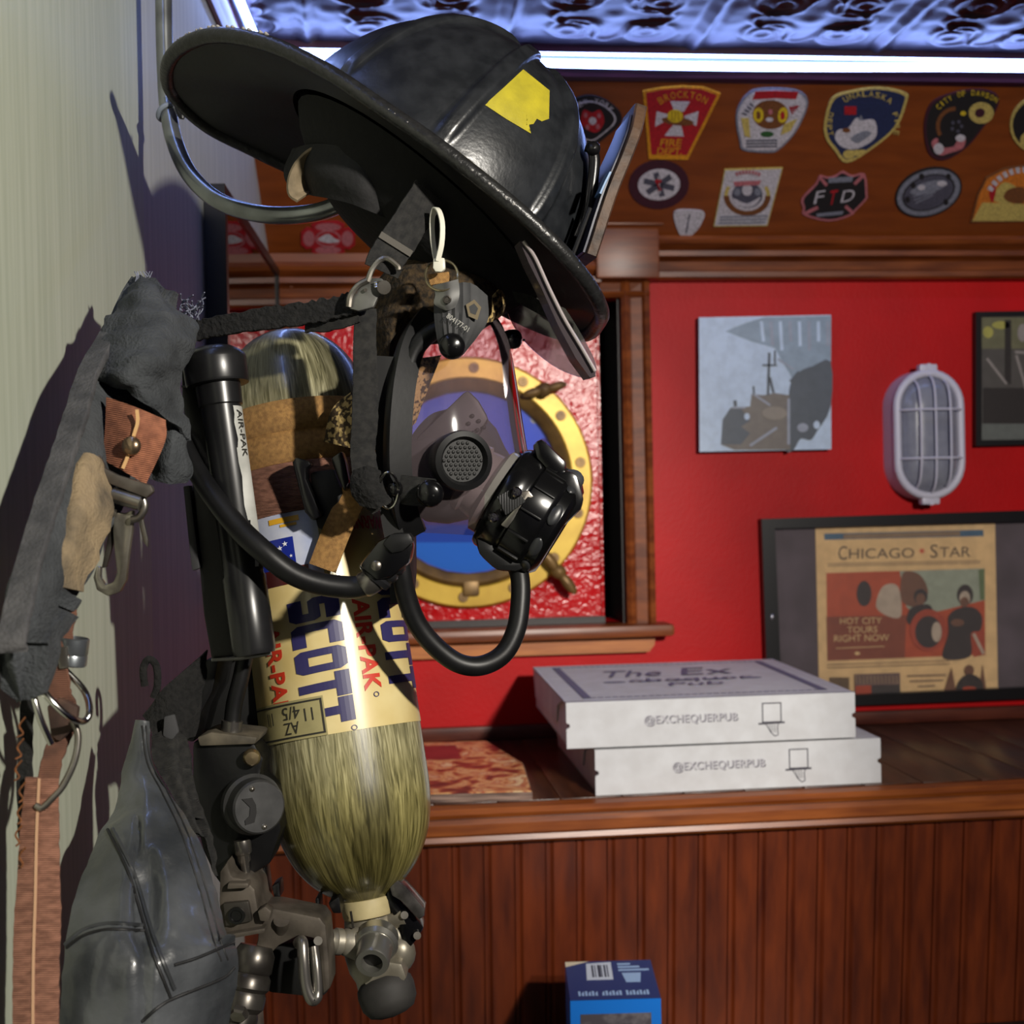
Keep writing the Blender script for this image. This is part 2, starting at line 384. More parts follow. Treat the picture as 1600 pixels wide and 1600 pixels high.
for j in range(ny + 1):
    for i in range(nx + 1):
        x = X0 + (X1 - X0) * i / nx; y = Y0 + (Y1 - Y0) * j / ny; vsn.append(V((x, y, ZC - tin(x + .08, y + .04))))
b.add(vsn, [[j * (nx + 1) + i, j * (nx + 1) + i + 1, (j + 1) * (nx + 1) + i + 1, (j + 1) * (nx + 1) + i] for j in range(ny) for i in range(nx)])
struct(b.build('ceiling', mat('pressed_tin', (66, 58, 66), .36, .8, bump=.12, bs=55, ns=55, bdist=.002), smooth=180, recalc=False))
b = MB(); blk(b, -.4, XR, -1.3, Y0 + .002, ZC, ZC + .05); struct(b.build('ceiling', mat('ceiling_paint', (60, 40, 44), .7), smooth=0))
b = MB(); blk(b, X1 - .002, XR, Y0, DW, ZC, ZC + .05); struct(b.build('ceiling', mat('ceiling_paint', (60, 40, 44), .7), smooth=0))
# left crown
b = MB(); cr = [(0, -.06), (.006, -.06), (.009, -.045), (.014, -.03), (.017, 0), (0, 0)]
for (ya, yb) in ((.4, 2.1),):
    b.prism([V((lwx(ya) + o, ya, ZC + z)) for o, z in cr], V((lwx(yb) - lwx(ya), yb - ya, 0)))
struct(b.build('trim_6', mat('red_crown', (96, 18, 34), .3), smooth=0))
# LED strips
ledm = emit('led_blue_white', (.28, .42, 1.0), 17.0); ledb = mat('led_channel', (150, 160, 180), .3)
b = MB(); yy, zz = y0 - .034, z0 + .022
b.tube([V((-.13 + .15 * k, yy + .002 * math.sin(k * 1.3), zz + .0025 * math.sin(k * .9 + 1))) for k in range(12)], .0062, 10)
t = thing('led_strip', 'glowing blue-white light strip along the front of the patch board', 'light strip', (-.1, yy, zz))
b.build('light_tube', ledm, t)
b = MB(); blk(b, -.13, XR, yy + .001, yy + .008, zz + .007, zz + .011); b.build('mounting_channel', ledb, t)
b = MB(); b.tube([V((-.13, yy, zz + .014)), V((XR, yy, zz + .014))], .0022, 8); b.build('light_tube', ledm, t)
a0 = V((-.151, 2.02, z0 + .032)); a1 = V((-.182, 1.5, z0 + .032))
t = thing('led_strip', 'short glowing light strip running along the left wall under the ceiling', 'light strip', a0)
b = MB(); b.tube([a0, a0.lerp(a1, .5), a1, V((lwx(.4) + .03, .4, a1.z))], .0058, 10); b.build('light_tube', ledm, t)
b = MB(); b.tube([a0 + V((-.009, 0, 0)), a1 + V((-.009, 0, 0))], .0035, 8); b.build('mounting_channel', ledb, t)

# window with a red textured pane board and wooden casing
b = MB(); blk(b, wx0, wx1 - .0, DW + .16, DW + .18, wz0 - .02, wz1 + .02)
struct(b.build('wall_back', black, smooth=0))
wroot = bpy.data.objects.new('window_1', None); col.objects.link(wroot); wroot.location = (wx0, DW, wz0); ORG['window_1'] = V(wroot.location); struct(wroot)
def casing(x0, x1, za, zb, nm, vert=True, mm=woodm):
    bb = MB(); w_ = (x1 - x0) if vert else (zb - za)
    pr = [(0, 0), (0, .020), (.12, .026), (.28, .022), (.36, .014), (.72, .018), (.80, .026), (1, .022), (1, 0)]
    if vert: bb.prism([V((x0 + u * w_, DW - d, za)) for u, d in pr], (0, 0, zb - za))
    else: bb.prism([V((x0, DW - d, za + u * w_)) for u, d in pr], (x1 - x0, 0, 0))
    return bb.build(nm, mm, wroot, smooth=0)
cw = WALL.hit(1016, 700).x - wx1
casing(wx1, wx1 + cw, wz0, wz1 + .042, 'window_casing'); casing(wx0 - cw, wx0, wz0, wz1 + .042, 'window_casing')
casing(wx0 - cw, wx1 + cw, wz1, wz1 + .036, 'window_header', False)
b = MB(); blk(b, wx0 - cw - .02, wx1 + cw + .026, DW - .06, DW + .03, wz0 - .022, wz0, bevel=.008); b.build('window_sill', woodm, wroot)
b = MB(); za = wz0 - .052
b.prism([V((wx0 - cw, DW - .022, wz0 - .022)), V((wx1 + cw - .002, DW - .022, wz0 - .022)), V((wx1 + cw - .004, DW - .022, za + .012)), V((wx1 + cw - .014, DW - .022, za)), V((wx0 - cw + .01, DW - .022, za)), V((wx0 - cw, DW - .022, za + .012))], (0, .022, 0))
b.build('window_apron', woodl, wroot, smooth=0)
px1 = WALL.hit(941, 700).x
b = MB(); blk(b, wx0 + .0, px1, DW + .018, DW + .03, wz0, wz1); blk(b, px1 - .004, px1, DW + .012, DW + .032, wz0, wz1)
b.build('red_pane_board', redg, wroot, smooth=0)
b = MB(); blk(b, wx0, wx1, DW + .0301, DW + .14, wz1, wz1 + .01); blk(b, wx1 - .004, wx1, DW, DW + .16, wz0, wz1); blk(b, wx0, px1, DW + .005, DW + .03, wz0, wz0 + .012)
b.build('window_jamb', mat('jamb_dark', (26, 12, 10), .5), wroot, smooth=0)

# wooden ledge and beadboard below it
ZT = CZ - .424
b = MB(); nose = [(DW, ZT), (1.853, ZT), (1.840, ZT - .003), (1.835, ZT - .010), (1.838, ZT - .016), (1.846, ZT - .019), (1.842, ZT - .026), (1.842, ZT - .040), (1.848, ZT - .044), (1.846, ZT - .051), (1.852, ZT - .056), (1.89, ZT - .056), (1.89, ZT - .03), (DW, ZT - .03)]
t = thing('counter_ledge', 'dark wooden ledge with rounded oak nosing below the red wall', 'ledge', (.5, 1.85, ZT - .056))
b.prism([V((-.19, y, z)) for y, z in nose], (XR + .19, 0, 0)); b.build('ledge_nosing', woodl if 0 else mat('nosing_oak', (140, 74, 26), .36, c2=(106, 50, 16), ns=6, stretch=(1.4, 12, 12), bump=.05, bs=30), t, smooth=0)
b = MB(); x = -.188; k = 0
while x < XR:
    blk(b, x, min(x + .088, XR), 1.856, DW - .002, ZT, ZT + .002, bevel=.0008); x += .0895
b.build('ledge_planks', woodd, t, smooth=30)
b = MB(); blk(b, -.19, XR, DW - .018, DW, ZT + .002, ZT + .026, bevel=.004); struct(b.build('baseboard_back', mat('base_strip', (92, 44, 30), .35, c2=(70, 30, 22), ns=8, stretch=(1.4, 10, 10)), smooth=30))
b = MB(); sp = .0447; x = -.2; sl = .11; za = ZT - .056; zb = ZT - .62
def bpt(x, d, z): return V((x, 1.868 + d + (za - z) * sl, z))
pr = []
while x < XR:
    pr += [(x + .003, 0), (x + .0335, 0), (x + .0345, .004), (x + .0357, .004), (x + .0367, .0006), (x + .0407, .0006), (x + .0417, .004), (x + .0432, .004)]; x += sp
top = [bpt(x, d, za) for x, d in pr]; bot = [bpt(x, d, zb) for x, d in pr]; n = len(pr)
b.add(top + bot, [[i, i + 1, n + i + 1, n + i] for i in range(n - 1)])
blk(b, -.2, XR, 1.95, 1.99, zb, za)
struct(b.build('wall_lower', bead, smooth=0, recalc=False))
b = MB(); blk(b, -.16, XR, 1.3, 1.90, .0, CZ - .80); t2 = tag(b.build('bench_seat', mat('bench_leather', (30, 18, 14), .5), smooth=0), 'dark bench seat below the beadboard under the ledge', 'bench')
# ---------------------------------------------------------------- patches on the slanted wood panel
K = lambda n, c, r=.8: mat('thread_' + n, c, r, c2=tuple(int(x * .72) for x in c), ns=420, detail=2, bump=.2, bs=500, bdist=.0005)
gold, crim, whit, navy, blk_, marn = K('gold', (222, 150, 20)), K('crimson', (178, 14, 30)), K('white', (206, 202, 214)), K('navy', (26, 40, 84)), K('black', (20, 18, 22)), K('maroon', (62, 12, 34))
yel, brn, grn, gry, pnk, orng, dgry, lgold = K('yellow', (226, 196, 30)), K('brown', (120, 70, 30)), K('green', (40, 90, 40)), K('grey', (130, 134, 152)), K('pink', (190, 110, 120)), K('orange', (212, 120, 30)), K('slate', (78, 78, 96)), K('straw', (204, 182, 100))
PM = [gold, crim, whit, navy, blk_, marn, yel, brn, grn, gry, pnk, orng, dgry, lgold]
G, CR, W, NV, BK, MR, YE, BR, GN, GY, PK, OR, DG, LG = range(14)
def zz(pts, x0, y0, s): return [(x0 + x / s, y0 + y / s) for x, y in pts]
def patch(label, draw):
    a = Art(PANEL, 0.0002); draw(a); o = a.build('uniform_patch', PM); return tag(o, label, 'patch', 'embroidered patches on the slanted wood panel')
def z1(p): return zz(p, 860, 110, 5.333)
def z2(p): return zz(p, 1120, 110, 5.714)
def z3(p): return zz(p, 1360, 110, 5.714)
def z4(p): return zz(p, 1100, 0, 3.2)
def d(a):
    o = z1([(770, 175), (930, 145), (1100, 132), (1280, 142), (1420, 195), (1145, 745), (820, 740)])
    a.base(o, .003, G); a.poly(scale(o, .91), CR)
    for q in ([(1000, 255), (1165, 260), (1110, 345), (1035, 345)], [(885, 340), (985, 368), (965, 420), (872, 470)], [(1235, 340), (1215, 465), (1120, 410), (1115, 380)], [(1035, 440), (1085, 440), (1112, 550), (950, 545)]): a.poly(z1(q), W, keep=True)
    a.z += .0003; a.poly(z1(ell(1060, 425, 135, 34, 6)), BR); a.poly(z1(ell(1040, 382, 66, 54)), YE)
    for k in range(3): a.line(z1([(1015 + 25 * k, 340)])[0], z1([(1012 + 27 * k, 420)])[0], 1.1, BR)
    a.arctext('BROCKTON', (1067.5, 218), 65, -124, -57, 11, G); a.text('FIRE', z1([(912, 632)])[0], (33, .5), (2, -11.5), G, bold=.015); a.text('DEPT.', z1([(885, 702)])[0], (39, .5), (2, -11), G, bold=.015)
patch('red and gold keystone-shaped patch reading BROCKTON FIRE DEPT.', d)
def d(a):
    o = sm([(884, 165), (905, 152), (928, 150), (952, 160), (970, 178), (969, 194), (950, 212), (926, 228), (905, 222), (886, 196)])
    a.base(o, .003, BK); q = scale(o, .80, (926, 190)); a.poly(q, W); a.poly(scale(q, .92, (926, 190)), BK)
    a.poly(sm([(912, 172), (925, 176), (938, 172), (944, 190), (934, 206), (920, 204), (908, 192)]), CR); a.poly(ell(926, 189, 6, 6), W)
    for q in ((915, 180), (936, 181), (918, 199), (934, 198)): a.poly(ell(*q, 3, 4), PK, keep=True)
    a.arctext('NEW YORK', (926, 196), 34.5, -140, -35, 8, W)
patch('black shield-shaped patch with red emblem just behind the helmet front', d)
def d(a):
    a.base(ell(1029.7, 289, 47, 37.5, -4), .003, MR); a.poly(ell(1029.7, 288.5, 33, 24.5, -4), W)
    for r in (0, 60, 120):
        c, s = math.cos(math.radians(r + 78)) * 25, math.sin(math.radians(r + 78)) * 19
        a.line((1029.7 - c, 288.5 - s), (1029.7 + c, 288.5 + s), 9, DG)
    a.z += .0003; a.line((1029, 276), (1031, 302), 2, W); a.poly(sm([(1026, 280), (1034, 283), (1027, 290), (1034, 296), (1028, 299), (1031, 291), (1024, 285)]), CR)
patch('round maroon patch with a six-armed star on its white centre', d)
def d(a):
    o = sm(z1([(1030, 1185), (1150, 1165), (1280, 1185), (1262, 1270), (1210, 1345), (1120, 1405), (1060, 1330)]), 4)
    a.base(o, .003, W); a.line(z1([(1160, 1200)])[0], z1([(1130, 1360)])[0], 2.2, DG)
patch('tiny plain white shield patch with one dark upright line', d)
def d(a):
    o = sm(z2([(320, 180), (520, 160), (720, 180), (810, 250), (800, 360), (700, 560), (560, 705), (470, 735), (240, 715), (205, 640), (170, 430), (210, 290)]), 4)
    a.base(o, .003, GY); a.poly(scale(o, .94), W); a.poly(z2([(345, 188), (520, 180), (732, 192), (708, 258), (520, 250), (318, 262)]), CR)
    a.poly(z2(ell(480, 395, 162, 130)), BR); a.poly(z2(ell(372, 400, 46, 66)), YE); a.poly(z2(ell(590, 400, 44, 70, 10)), YE, keep=True)
    a.poly(z2(ell(372, 402, 20, 36)), BR); a.poly(z2(ell(588, 404, 20, 38)), CR); a.poly(z2(ell(480, 372, 20, 24)), PK, keep=True); a.poly(z2(ell(470, 440, 34, 20)), W)
    a.poly(z2(ell(450, 570, 60, 26)), GN); a.poly(z2([(215, 425), (285, 425), (300, 600), (250, 590)]), LG); a.poly(z2([(600, 480), (720, 430), (660, 540), (570, 580)]), LG)
    for y in (628, 655, 682): a.line(z2([(262, y)])[0], z2([(540, y - 4)])[0], 2.2, DG)
    for k in range(4): a.line(z2([(228 + 22 * k, 380 - 28 * k)])[0], z2([(270 + 20 * k, 400 - 26 * k)])[0], 2.4, DG); a.line(z2([(650 + 18 * k, 325 - 2 * k)])[0], z2([(680 + 18 * k, 390 - 22 * k)])[0], 2.4, CR)
patch('white round-shouldered patch with a red banner and brown crest', d)
def d(a):
    o = sm(z4([(640, 492), (740, 455), (850, 438), (940, 445), (1012, 468), (1018, 500), (965, 635), (850, 738), (715, 815), (650, 750), (608, 690), (602, 610)]), 4)
    a.base(o, .003, LG); a.poly(scale(o, .925), NV)
    a.poly(sm(z4([(655, 690), (670, 650), (720, 640), (760, 590), (790, 600), (850, 600), (865, 660), (840, 705), (760, 745), (690, 735)])), W); a.poly(z4(ell(755, 765, 60, 14, -8)), LG); a.poly(z4(ell(725, 772, 30, 22)), LG)
    a.poly(z4(ell(712, 652, 20, 12)), BR); a.poly(z4([(770, 600), (785, 575), (800, 605)]), GY); a.poly(sm(z4([(735, 690), (800, 655), (835, 670), (770, 715)])), GY); a.poly(z4(quad(702, 532, 762, 574)), CR)
    a.arctext('UNALASKA', (1354, 212), 61, -124, -52, 9.5, LG); a.arctext('FIRE', (1350, 196), 48, -24, 18, 8, LG); a.arctext('DEPT', (1352, 194), 52, 200, 160, 8, LG)
patch('navy shield patch edged in yellow reading UNALASKA', d)
def d(a):
    o = sm(z3([(540, 300), (700, 215), (900, 172), (1080, 190), (1150, 260), (1110, 380), (1010, 510), (870, 680), (700, 790), (580, 790), (505, 700), (480, 480)]), 4)
    a.base(o, .003, MR); a.poly(scale(o, .93), BK); a.arctext('CITY OF DAWSON', (1518, 215), 66, -140, -54, 8.5, YE)
    a.poly(z3(ell(990, 380, 112, 96)), LG); a.poly(z3(ell(978, 380, 46, 40, -20)), MR); a.poly(zz(arcband(760, 500, 140, 175, 150, 270), 1360, 110, 5.714), BR); a.poly(z3(ell(830, 385, 26, 20)), YE)
    a.poly(sm(z3([(545, 650), (600, 605), (620, 680), (740, 680), (800, 580), (850, 600), (830, 690), (720, 735), (610, 755)])), PK); a.poly(z3(ell(610, 700, 45, 50)), W); a.poly(z3(ell(805, 605, 45, 32)), W)
    for k in range(5): a.poly(z3(ell(770 + 45 * math.cos(k * 1.3), 500 + 45 * math.sin(k * 1.3), 16, 16)), DG, keep=True)
patch('black patch with a gold ring and yellow arc reading CITY OF DAWSON', d)
def d(a):
    o = ell(1625, 196, 47, 45); a.base(o, .003, LG); a.poly(scale(o, .91), BK); a.poly(sm([(1596, 212), (1610, 205), (1606, 228), (1595, 226)]), LG); a.poly(ell(1625, 196, 22, 22), LG)
patch('round black patch with gold rim cut by the right picture edge', d)
def d(a):
    o = z2([(70, 888), (590, 872), (452, 1390), (-30, 1396)]); a.base(o, .003, LG); a.poly(scale(o, .965), W)
    c = (1167.5, 306); a.poly(arcband(c[0], c[1], 28, 37, 0, 180, 20, .85), BR); a.poly(arcband(c[0], c[1], 30, 36, -30, 0, 8, .85), LG); a.poly(arcband(c[0], c[1], 30, 36, 180, 210, 8, .85), LG)
    a.poly(ell(c[0], c[1] - 1, 24, 20), DG); a.poly(ell(c[0], c[1] - 9, 8, 9), W); a.poly(sm([(1146, 310), (1167, 318), (1188, 308), (1180, 320), (1167, 324), (1152, 320)]), W); a.poly(ell(1152, 300, 5, 6), GY, keep=True); a.poly(ell(1184, 300, 5, 6), GY)
    a.poly([(1146, 284), (1190, 282), (1186, 289), (1148, 291)], PK)
    [a.poly(arcband(1168, 318, 46, 52, q, q + 4, 2), PK, keep=True) for q in range(-112, -68, 6)]
    for y in (339, 344, 349): a.line((1122 + (350 - y) * .3, y), (1196 + (350 - y) * .3, y - 1.5), 2, GY)
patch('white rectangular patch with a gold wreath and grey seal', d)
def d(a):
    o = sm(z2([(918, 945), (990, 960), (1060, 945), (1130, 905), (1210, 945), (1325, 932), (1345, 1100), (1340, 1150), (1245, 1250), (1190, 1300), (1000, 1348), (780, 1295), (770, 1230), (757, 1150), (880, 1020)]), 3)
    a.base(o, .003, PK); a.poly(scale(o, .93), BK); a.poly([(1295, 278), (1333, 276), (1331, 284), (1294, 286)], GY); a.poly([(1276, 334), (1318, 330), (1316, 335), (1276, 339)], GY)
    for p in (((1281, 277), (1292, 290)), ((1348, 275), (1335, 288)), ((1258, 334), (1278, 324)), ((1334, 334), (1321, 322))): a.line(*p, 5, PK)
    a.text('F', (1271, 319), (14, -2), (5, -20), W); a.text('T', (1293, 321), (12, -2), (5, -23), CR, bold=.02); a.text('D', (1313, 317), (20, -3), (5, -19), W)
patch('small black cross-shaped patch with the letters F T D', d)
def d(a):
    a.base(ell(1451, 301, 54, 37, -20), .003, BK); a.poly(ell(1451, 301, 51, 34, -20), GY); a.poly(ell(1451, 301, 43, 27, -20), BK); a.poly(ell(1451, 301, 40, 25, -20), DG)
    a.poly(ell(1451, 293, 30, 9, -16), GY)
    for k in range(4): a.line((1424 + 2 * k, 303 + 5 * k), (1470 - 4 * k, 290 + 5 * k), 1.6, GY)
    for q in ((1427, 290), (1440, 276), (1482, 276), (1478, 316), (1418, 312)): a.poly(ell(*q, 4, 5), BK, keep=True)
    a.z += .0004; a.poly(ell(1440, 293, 6, 4), W, keep=True); a.poly(ell(1472, 287, 8, 4), W, keep=True)
patch('grey oval patch with a thin black inner ring', d)
def d(a):
    o = z3([(1030, 960), (1200, 875), (1371, 850), (1560, 900), (1560, 1350), (890, 1362), (950, 1120)]); a.base(o, .003, BR)
    a.poly(scale(o, .93), OR); a.poly(z3([(910, 1345), (1000, 1180), (1560, 1200), (1560, 1345)]), LG)
    a.poly(sm(z3([(1100, 1160), (1130, 1060), (1200, 1000), (1300, 1040), (1330, 1120), (1250, 1190)])), LG); a.poly(sm(z3([(1060, 1100), (1100, 1020), (1120, 1080), (1090, 1180)])), CR); a.poly(sm(z3([(1190, 1130), (1240, 1060), (1371, 1050), (1371, 1180), (1250, 1180)])), BR)
    [a.poly(arcband(1600, 326, 56, 65, q, q + 6, 2), W, keep=True) for q in range(-152, -82, 10)]
patch('orange and yellow flame patch at the right end of the lower row', d)
def d(a):
    c = (512.7, 373)
    o = []
    for k in range(4):
        for t, r in ((-38, 1.0), (-20, 1.05), (0, .98), (20, 1.05), (38, 1.0), (45, .78)):
            q = math.radians(k * 90 + t); o.append((c[0] + 43 * r * math.cos(q), c[1] + 27 * r * math.sin(q)))
    a.base(o, .003, CR)
    for k in range(4):
        q = math.radians(k * 90); a.poly(ell(c[0] + 30 * math.cos(q), c[1] + 18 * math.sin(q), 9 if k % 2 == 0 else 20, 12 if k % 2 == 0 else 6), PK, keep=True)
    a.z += .0003; a.poly(ell(*c, 20, 13), PK); a.poly(ell(*c, 17, 10.5), CR); a.poly(sm([(497, 375), (505, 368), (514, 366), (522, 372), (530, 377), (514, 380)]), W)
patch('red and white cross-shaped patch seen under the helmet between hook and strap', d)
def d(a):
    o = sm([(440, 288), (462, 276), (486, 290), (482, 316), (462, 330), (444, 316)]); a.base(o, .003, CR); a.poly(scale(o, .8), PK)
# ---------------------------------------------------------------- picture of a ship
prnt = lambda n, c, r=.45: mat('print_' + n, c, r, c2=tuple(int(x * .93) for x in c), ns=60)
t = thing('canvas_picture', 'square blue-grey picture of an old ship hanging left of the bulkhead lamp', 'picture', WALL.hit(1195, 704))
a = Art(WALL, 0.001); o = [(1092, 496), (1298, 492), (1299, 702), (1093, 706)]; a.base(o, .022, 1); a.poly(o, 0)
zp = lambda p: zz(p, 1060, 460, 5.714)
a.poly(zp([(420, 330), (560, 270), (760, 205), (1364, 192), (1362, 780), (1080, 860), (860, 480), (650, 420)]), 2)
for k in range(8): a.line(zp([(740 + 85 * k, 240)])[0], zp([(760 + 82 * k, 420 + 40 * (k % 3))])[0], 5, 5 if k % 2 else 0)
a.z += .0003
a.poly(sm(zp([(1000, 800), (1080, 690), (1200, 640), (1360, 600), (1360, 1000), (1240, 1220), (1180, 1300), (1090, 1290), (1030, 1385), (960, 1380), (980, 1000)]), 3), 3)
a.poly(zp([(380, 1340), (400, 1110), (470, 1010), (640, 1000), (655, 890), (760, 900), (860, 880), (990, 900), (1000, 1385), (500, 1388)]), 4)
a.poly(zp([(380, 1340), (395, 1120), (460, 1020), (560, 1020), (640, 1130), (560, 1180), (640, 1240), (560, 1340)]), 3)
for p in (((812, 520), (800, 900), 4), ((750, 632), (880, 632), 3), ((815, 740), (850, 880), 4), ((670, 820), (675, 890), 3), ((505, 945), (510, 1000), 5), ((1075, 690), (1000, 780), 4), ((862, 500), (862, 620), 3)): a.line(zp([p[0]])[0], zp([p[1]])[0], p[2], 3)
for p in (((670, 890), (820, 990), 3), ((640, 1350), (880, 1190), 4), ((985, 930), (985, 1340), 4), ((890, 575), (1030, 670), 3), ((480, 1010), (600, 1010), 3)): a.line(zp([p[0]])[0], zp([p[1]])[0], p[2], 5)
a.z += .0003; a.poly(zp(ell(612, 1090, 24, 30)), 0); a.poly(zp(ell(1235, 1165, 28, 36)), 0); a.poly(zp(ell(1110, 1190, 50, 40)), 5); a.poly(zp(ell(860, 1060, 110, 60)), 6)
a.build('printed_canvas', [prnt('sky', (188, 206, 226)), prnt('side', (40, 40, 46)), prnt('mist', (138, 156, 172)), prnt('smoke', (74, 82, 92)), prnt('hull', (112, 104, 96)), prnt('haze', (150, 156, 170)), prnt('hull_light', (136, 126, 114))], t)
# ---------------------------------------------------------------- framed picture at the right edge
t = thing('framed_picture', 'dark framed photograph with thin black frame at the far right edge', 'picture', WALL.hit(1575, 697))
a = Art(WALL, .001); o = [(1525, 487), (1690, 484), (1690, 693), (1525, 697)]; a.base(o, .014, 0)
for p in ([(1525, 487), (1690, 484), (1690, 492), (1534, 495)], [(1525, 487), (1534, 495), (1534, 688), (1525, 697)], [(1525, 697), (1534, 688), (1690, 685), (1690, 693)]): a.poly(p, 0, .006, True)
a.build('frame', [mat('black_frame', (14, 12, 14), .35)], t)
a = Art(WALL, .0155); i = [(1534, 495), (1690, 492), (1690, 685), (1534, 688)]; a.poly(i, 0)
a.poly(quad(1534, 496, 1690, 545), 1); a.poly(ell(1544, 519, 8, 9), 2); a.poly(ell(1564, 508, 14, 6), 2, keep=True); a.poly(quad(1570, 500, 1580, 600), 3); a.poly(quad(1536, 606, 1690, 662), 3); a.poly(quad(1534, 662, 1690, 687), 4)
a.line((1542, 560), (1573, 600), 4, 5); a.line((1588, 555), (1604, 610), 4, 5); a.line((1586, 550), (1620, 552), 4, 5); a.poly(ell(1598, 520, 8, 14), 5)
a.build('photograph', [prnt('grey_scene', (84, 80, 78)), prnt('olive', (112, 110, 84)), prnt('straw', (176, 170, 90)), prnt('shadowy', (44, 38, 36)), prnt('ground', (104, 108, 106)), prnt('beam', (150, 142, 142))], t)
b = MB(); q = [WALL.hit(x, y, .018) for x, y in i]; b.prism(q, V((0, .0008, 0))); b.build('glass', glass('picture_glass', (255, 255, 255), .05, .06), t, smooth=0)
# ---------------------------------------------------------------- framed newspaper
t = thing('framed_newspaper', 'wide black frame holding a newspaper front page titled CHICAGO STAR', 'picture frame', WALL.hit(1400, 1106))
OF = [(1190, 811), (1960, 786), (1960, 1078), (1200, 1108)]; IN = [(1211, 826), (1940, 806), (1940, 1060), (1222, 1091)]
a = Art(WALL, .001); a.base(OF, .004, 0)
for k in range(4):
    j = (k + 1) % 4; a.poly([OF[k], OF[j], IN[j], IN[k]], 0, .020, True)
a.build('frame', mat('black_frame', (14, 12, 14), .35), t)
a = Art(WALL, .0055); a.poly(IN, 0); a.build('mat_board', [mat('mat_board', (92, 80, 88), .7, c2=(72, 62, 68), ns=12)], t)
a = Art(WALL, .0062); zn = lambda p: zz(p, 1180, 780, 3.81)
a.base(zn([(358, 165), (1428, 142), (1446, 1170), (382, 1196)]), .0008, 0)
a.poly(zn([(410, 205), (1358, 182), (1360, 220), (412, 242)]), 1); a.poly(zn([(525, 208), (1220, 190), (1220, 218), (525, 236)]), 2)
a.text('C', zn([(495, 362)])[0], (13.6, -.4), (.2, -21.5), 3); a.text('HICAGO', zn([(558, 355)])[0], (102, -1.6), (.2, -15.6), 3); a.text('S', zn([(1042, 350)])[0], (11.5, -.3), (.2, -21), 3); a.text('TAR', zn([(1098, 345)])[0], (48, -.8), (.2, -15.6), 3)
st = []
for k in range(12):
    r = 22 if k % 2 == 0 else 9; st.append((993 + r * math.cos(k * math.pi / 6), 308 + r * math.sin(k * math.pi / 6)))
a.poly(zn(st), 4)
for y in (385, 398): a.line(zn([(430, y)])[0], zn([(1340, y - 18)])[0], 1.4, 2)
a.poly(zn([(424, 440), (1366, 412), (1370, 925), (430, 962)]), 5); a.poly(zn([(860, 428), (1366, 412), (1368, 600), (960, 700), (900, 640)]), 6)
a.poly(zn([(424, 700), (900, 690), (890, 945), (430, 962)]), 7)
a.poly(sm(zn([(720, 640), (760, 520), (850, 520), (870, 690), (800, 700)])), 8); a.poly(zn(ell(648, 562, 44, 76)), 9); a.poly(sm(zn([(880, 440), (980, 450), (1030, 560), (960, 640), (870, 600)])), 10)
a.poly(zn([(1290, 790), (1366, 780), (1370, 925), (1300, 940)]), 11); a.line(zn([(1300, 800)])[0], zn([(1360, 920)])[0], 5, 8); a.poly(zn([(1330, 420), (1366, 414), (1366, 600), (1340, 600)]), 12)
a.poly(zn(ell(985, 580, 42, 46)), 9); a.poly(zn(ell(985, 595, 28, 34)), 10); a.poly(sm(zn([(905, 690), (940, 640), (1040, 630), (1060, 720), (980, 760), (910, 740)])), 9)
a.poly(zn(ell(1250, 570, 48, 62)), 9); a.poly(zn(ell(1248, 590, 32, 44)), 8); a.poly(zn(ell(1246, 612, 26, 30)), 10); a.poly(sm(zn([(1150, 700), (1210, 650), (1300, 645), (1350, 700), (1340, 780), (1285, 800), (1280, 935), (1120, 945), (1150, 800)])), 9)
a.poly(zn(ell(1205, 735, 40, 22)), 10); a.poly(zn(ell(1032, 780, 112, 125)), 11); a.poly(zn(ell(1032, 790, 80, 95)), 9); a.poly(zn(ell(1080, 790, 30, 60)), 8)
a.text('HOT CITY', zn([(505, 745)])[0], (65, -1), (0, -10), 0); a.text('TOURS', zn([(548, 797)])[0], (47, -1), (0, -10), 0); a.text('RIGHT NOW', zn([(470, 850)])[0], (86, -2), (0, -10.5), 0); a.line(zn([(480, 888)])[0], zn([(770, 876)])[0], 1.2, 0); a.poly(zn(ell(608, 918, 16, 10)), 0)
for y in (985, 1004): a.line(zn([(430, y)])[0], zn([(1160, y - 24)])[0], 1.3, 2)
for k in range(12): a.line(zn([(446 + 10 * k, 1060)])[0], zn([(449 + 10 * k, 1150)])[0], 1.4, 3)
a.poly(zn([(590, 1042), (862, 1034), (864, 1152), (594, 1160)]), 13); a.poly(zn([(690, 1108), (862, 1104), (864, 1152), (692, 1157)]), 9); a.poly(zn([(596, 1112), (690, 1108), (692, 1157), (598, 1160)]), 11)
for k in range(12): a.line(zn([(600 + 22 * k, 1050)])[0], zn([(603 + 22 * k, 1100)])[0], 2.4, 2)
for k, (x0, x1) in enumerate(((905, 1135), (920, 1120), (970, 1070))): a.line(zn([(x0, 1052 + 32 * k)])[0], zn([(x1, 1046 + 32 * k)])[0], 2.6, 2)
for p in ([(1125, 1142), (1170, 1000), (1195, 1140)], [(1335, 1135), (1355, 985), (1376, 1135)]): a.poly(zn(p), 10)
a.poly(zn(ell(1275, 1020, 28, 34)), 10); a.poly(sm(zn([(1205, 1140), (1220, 1075), (1275, 1040), (1340, 1070), (1350, 1135)])), 9)
a.poly(zn(ell(1275, 1128, 40, 14)), 11)
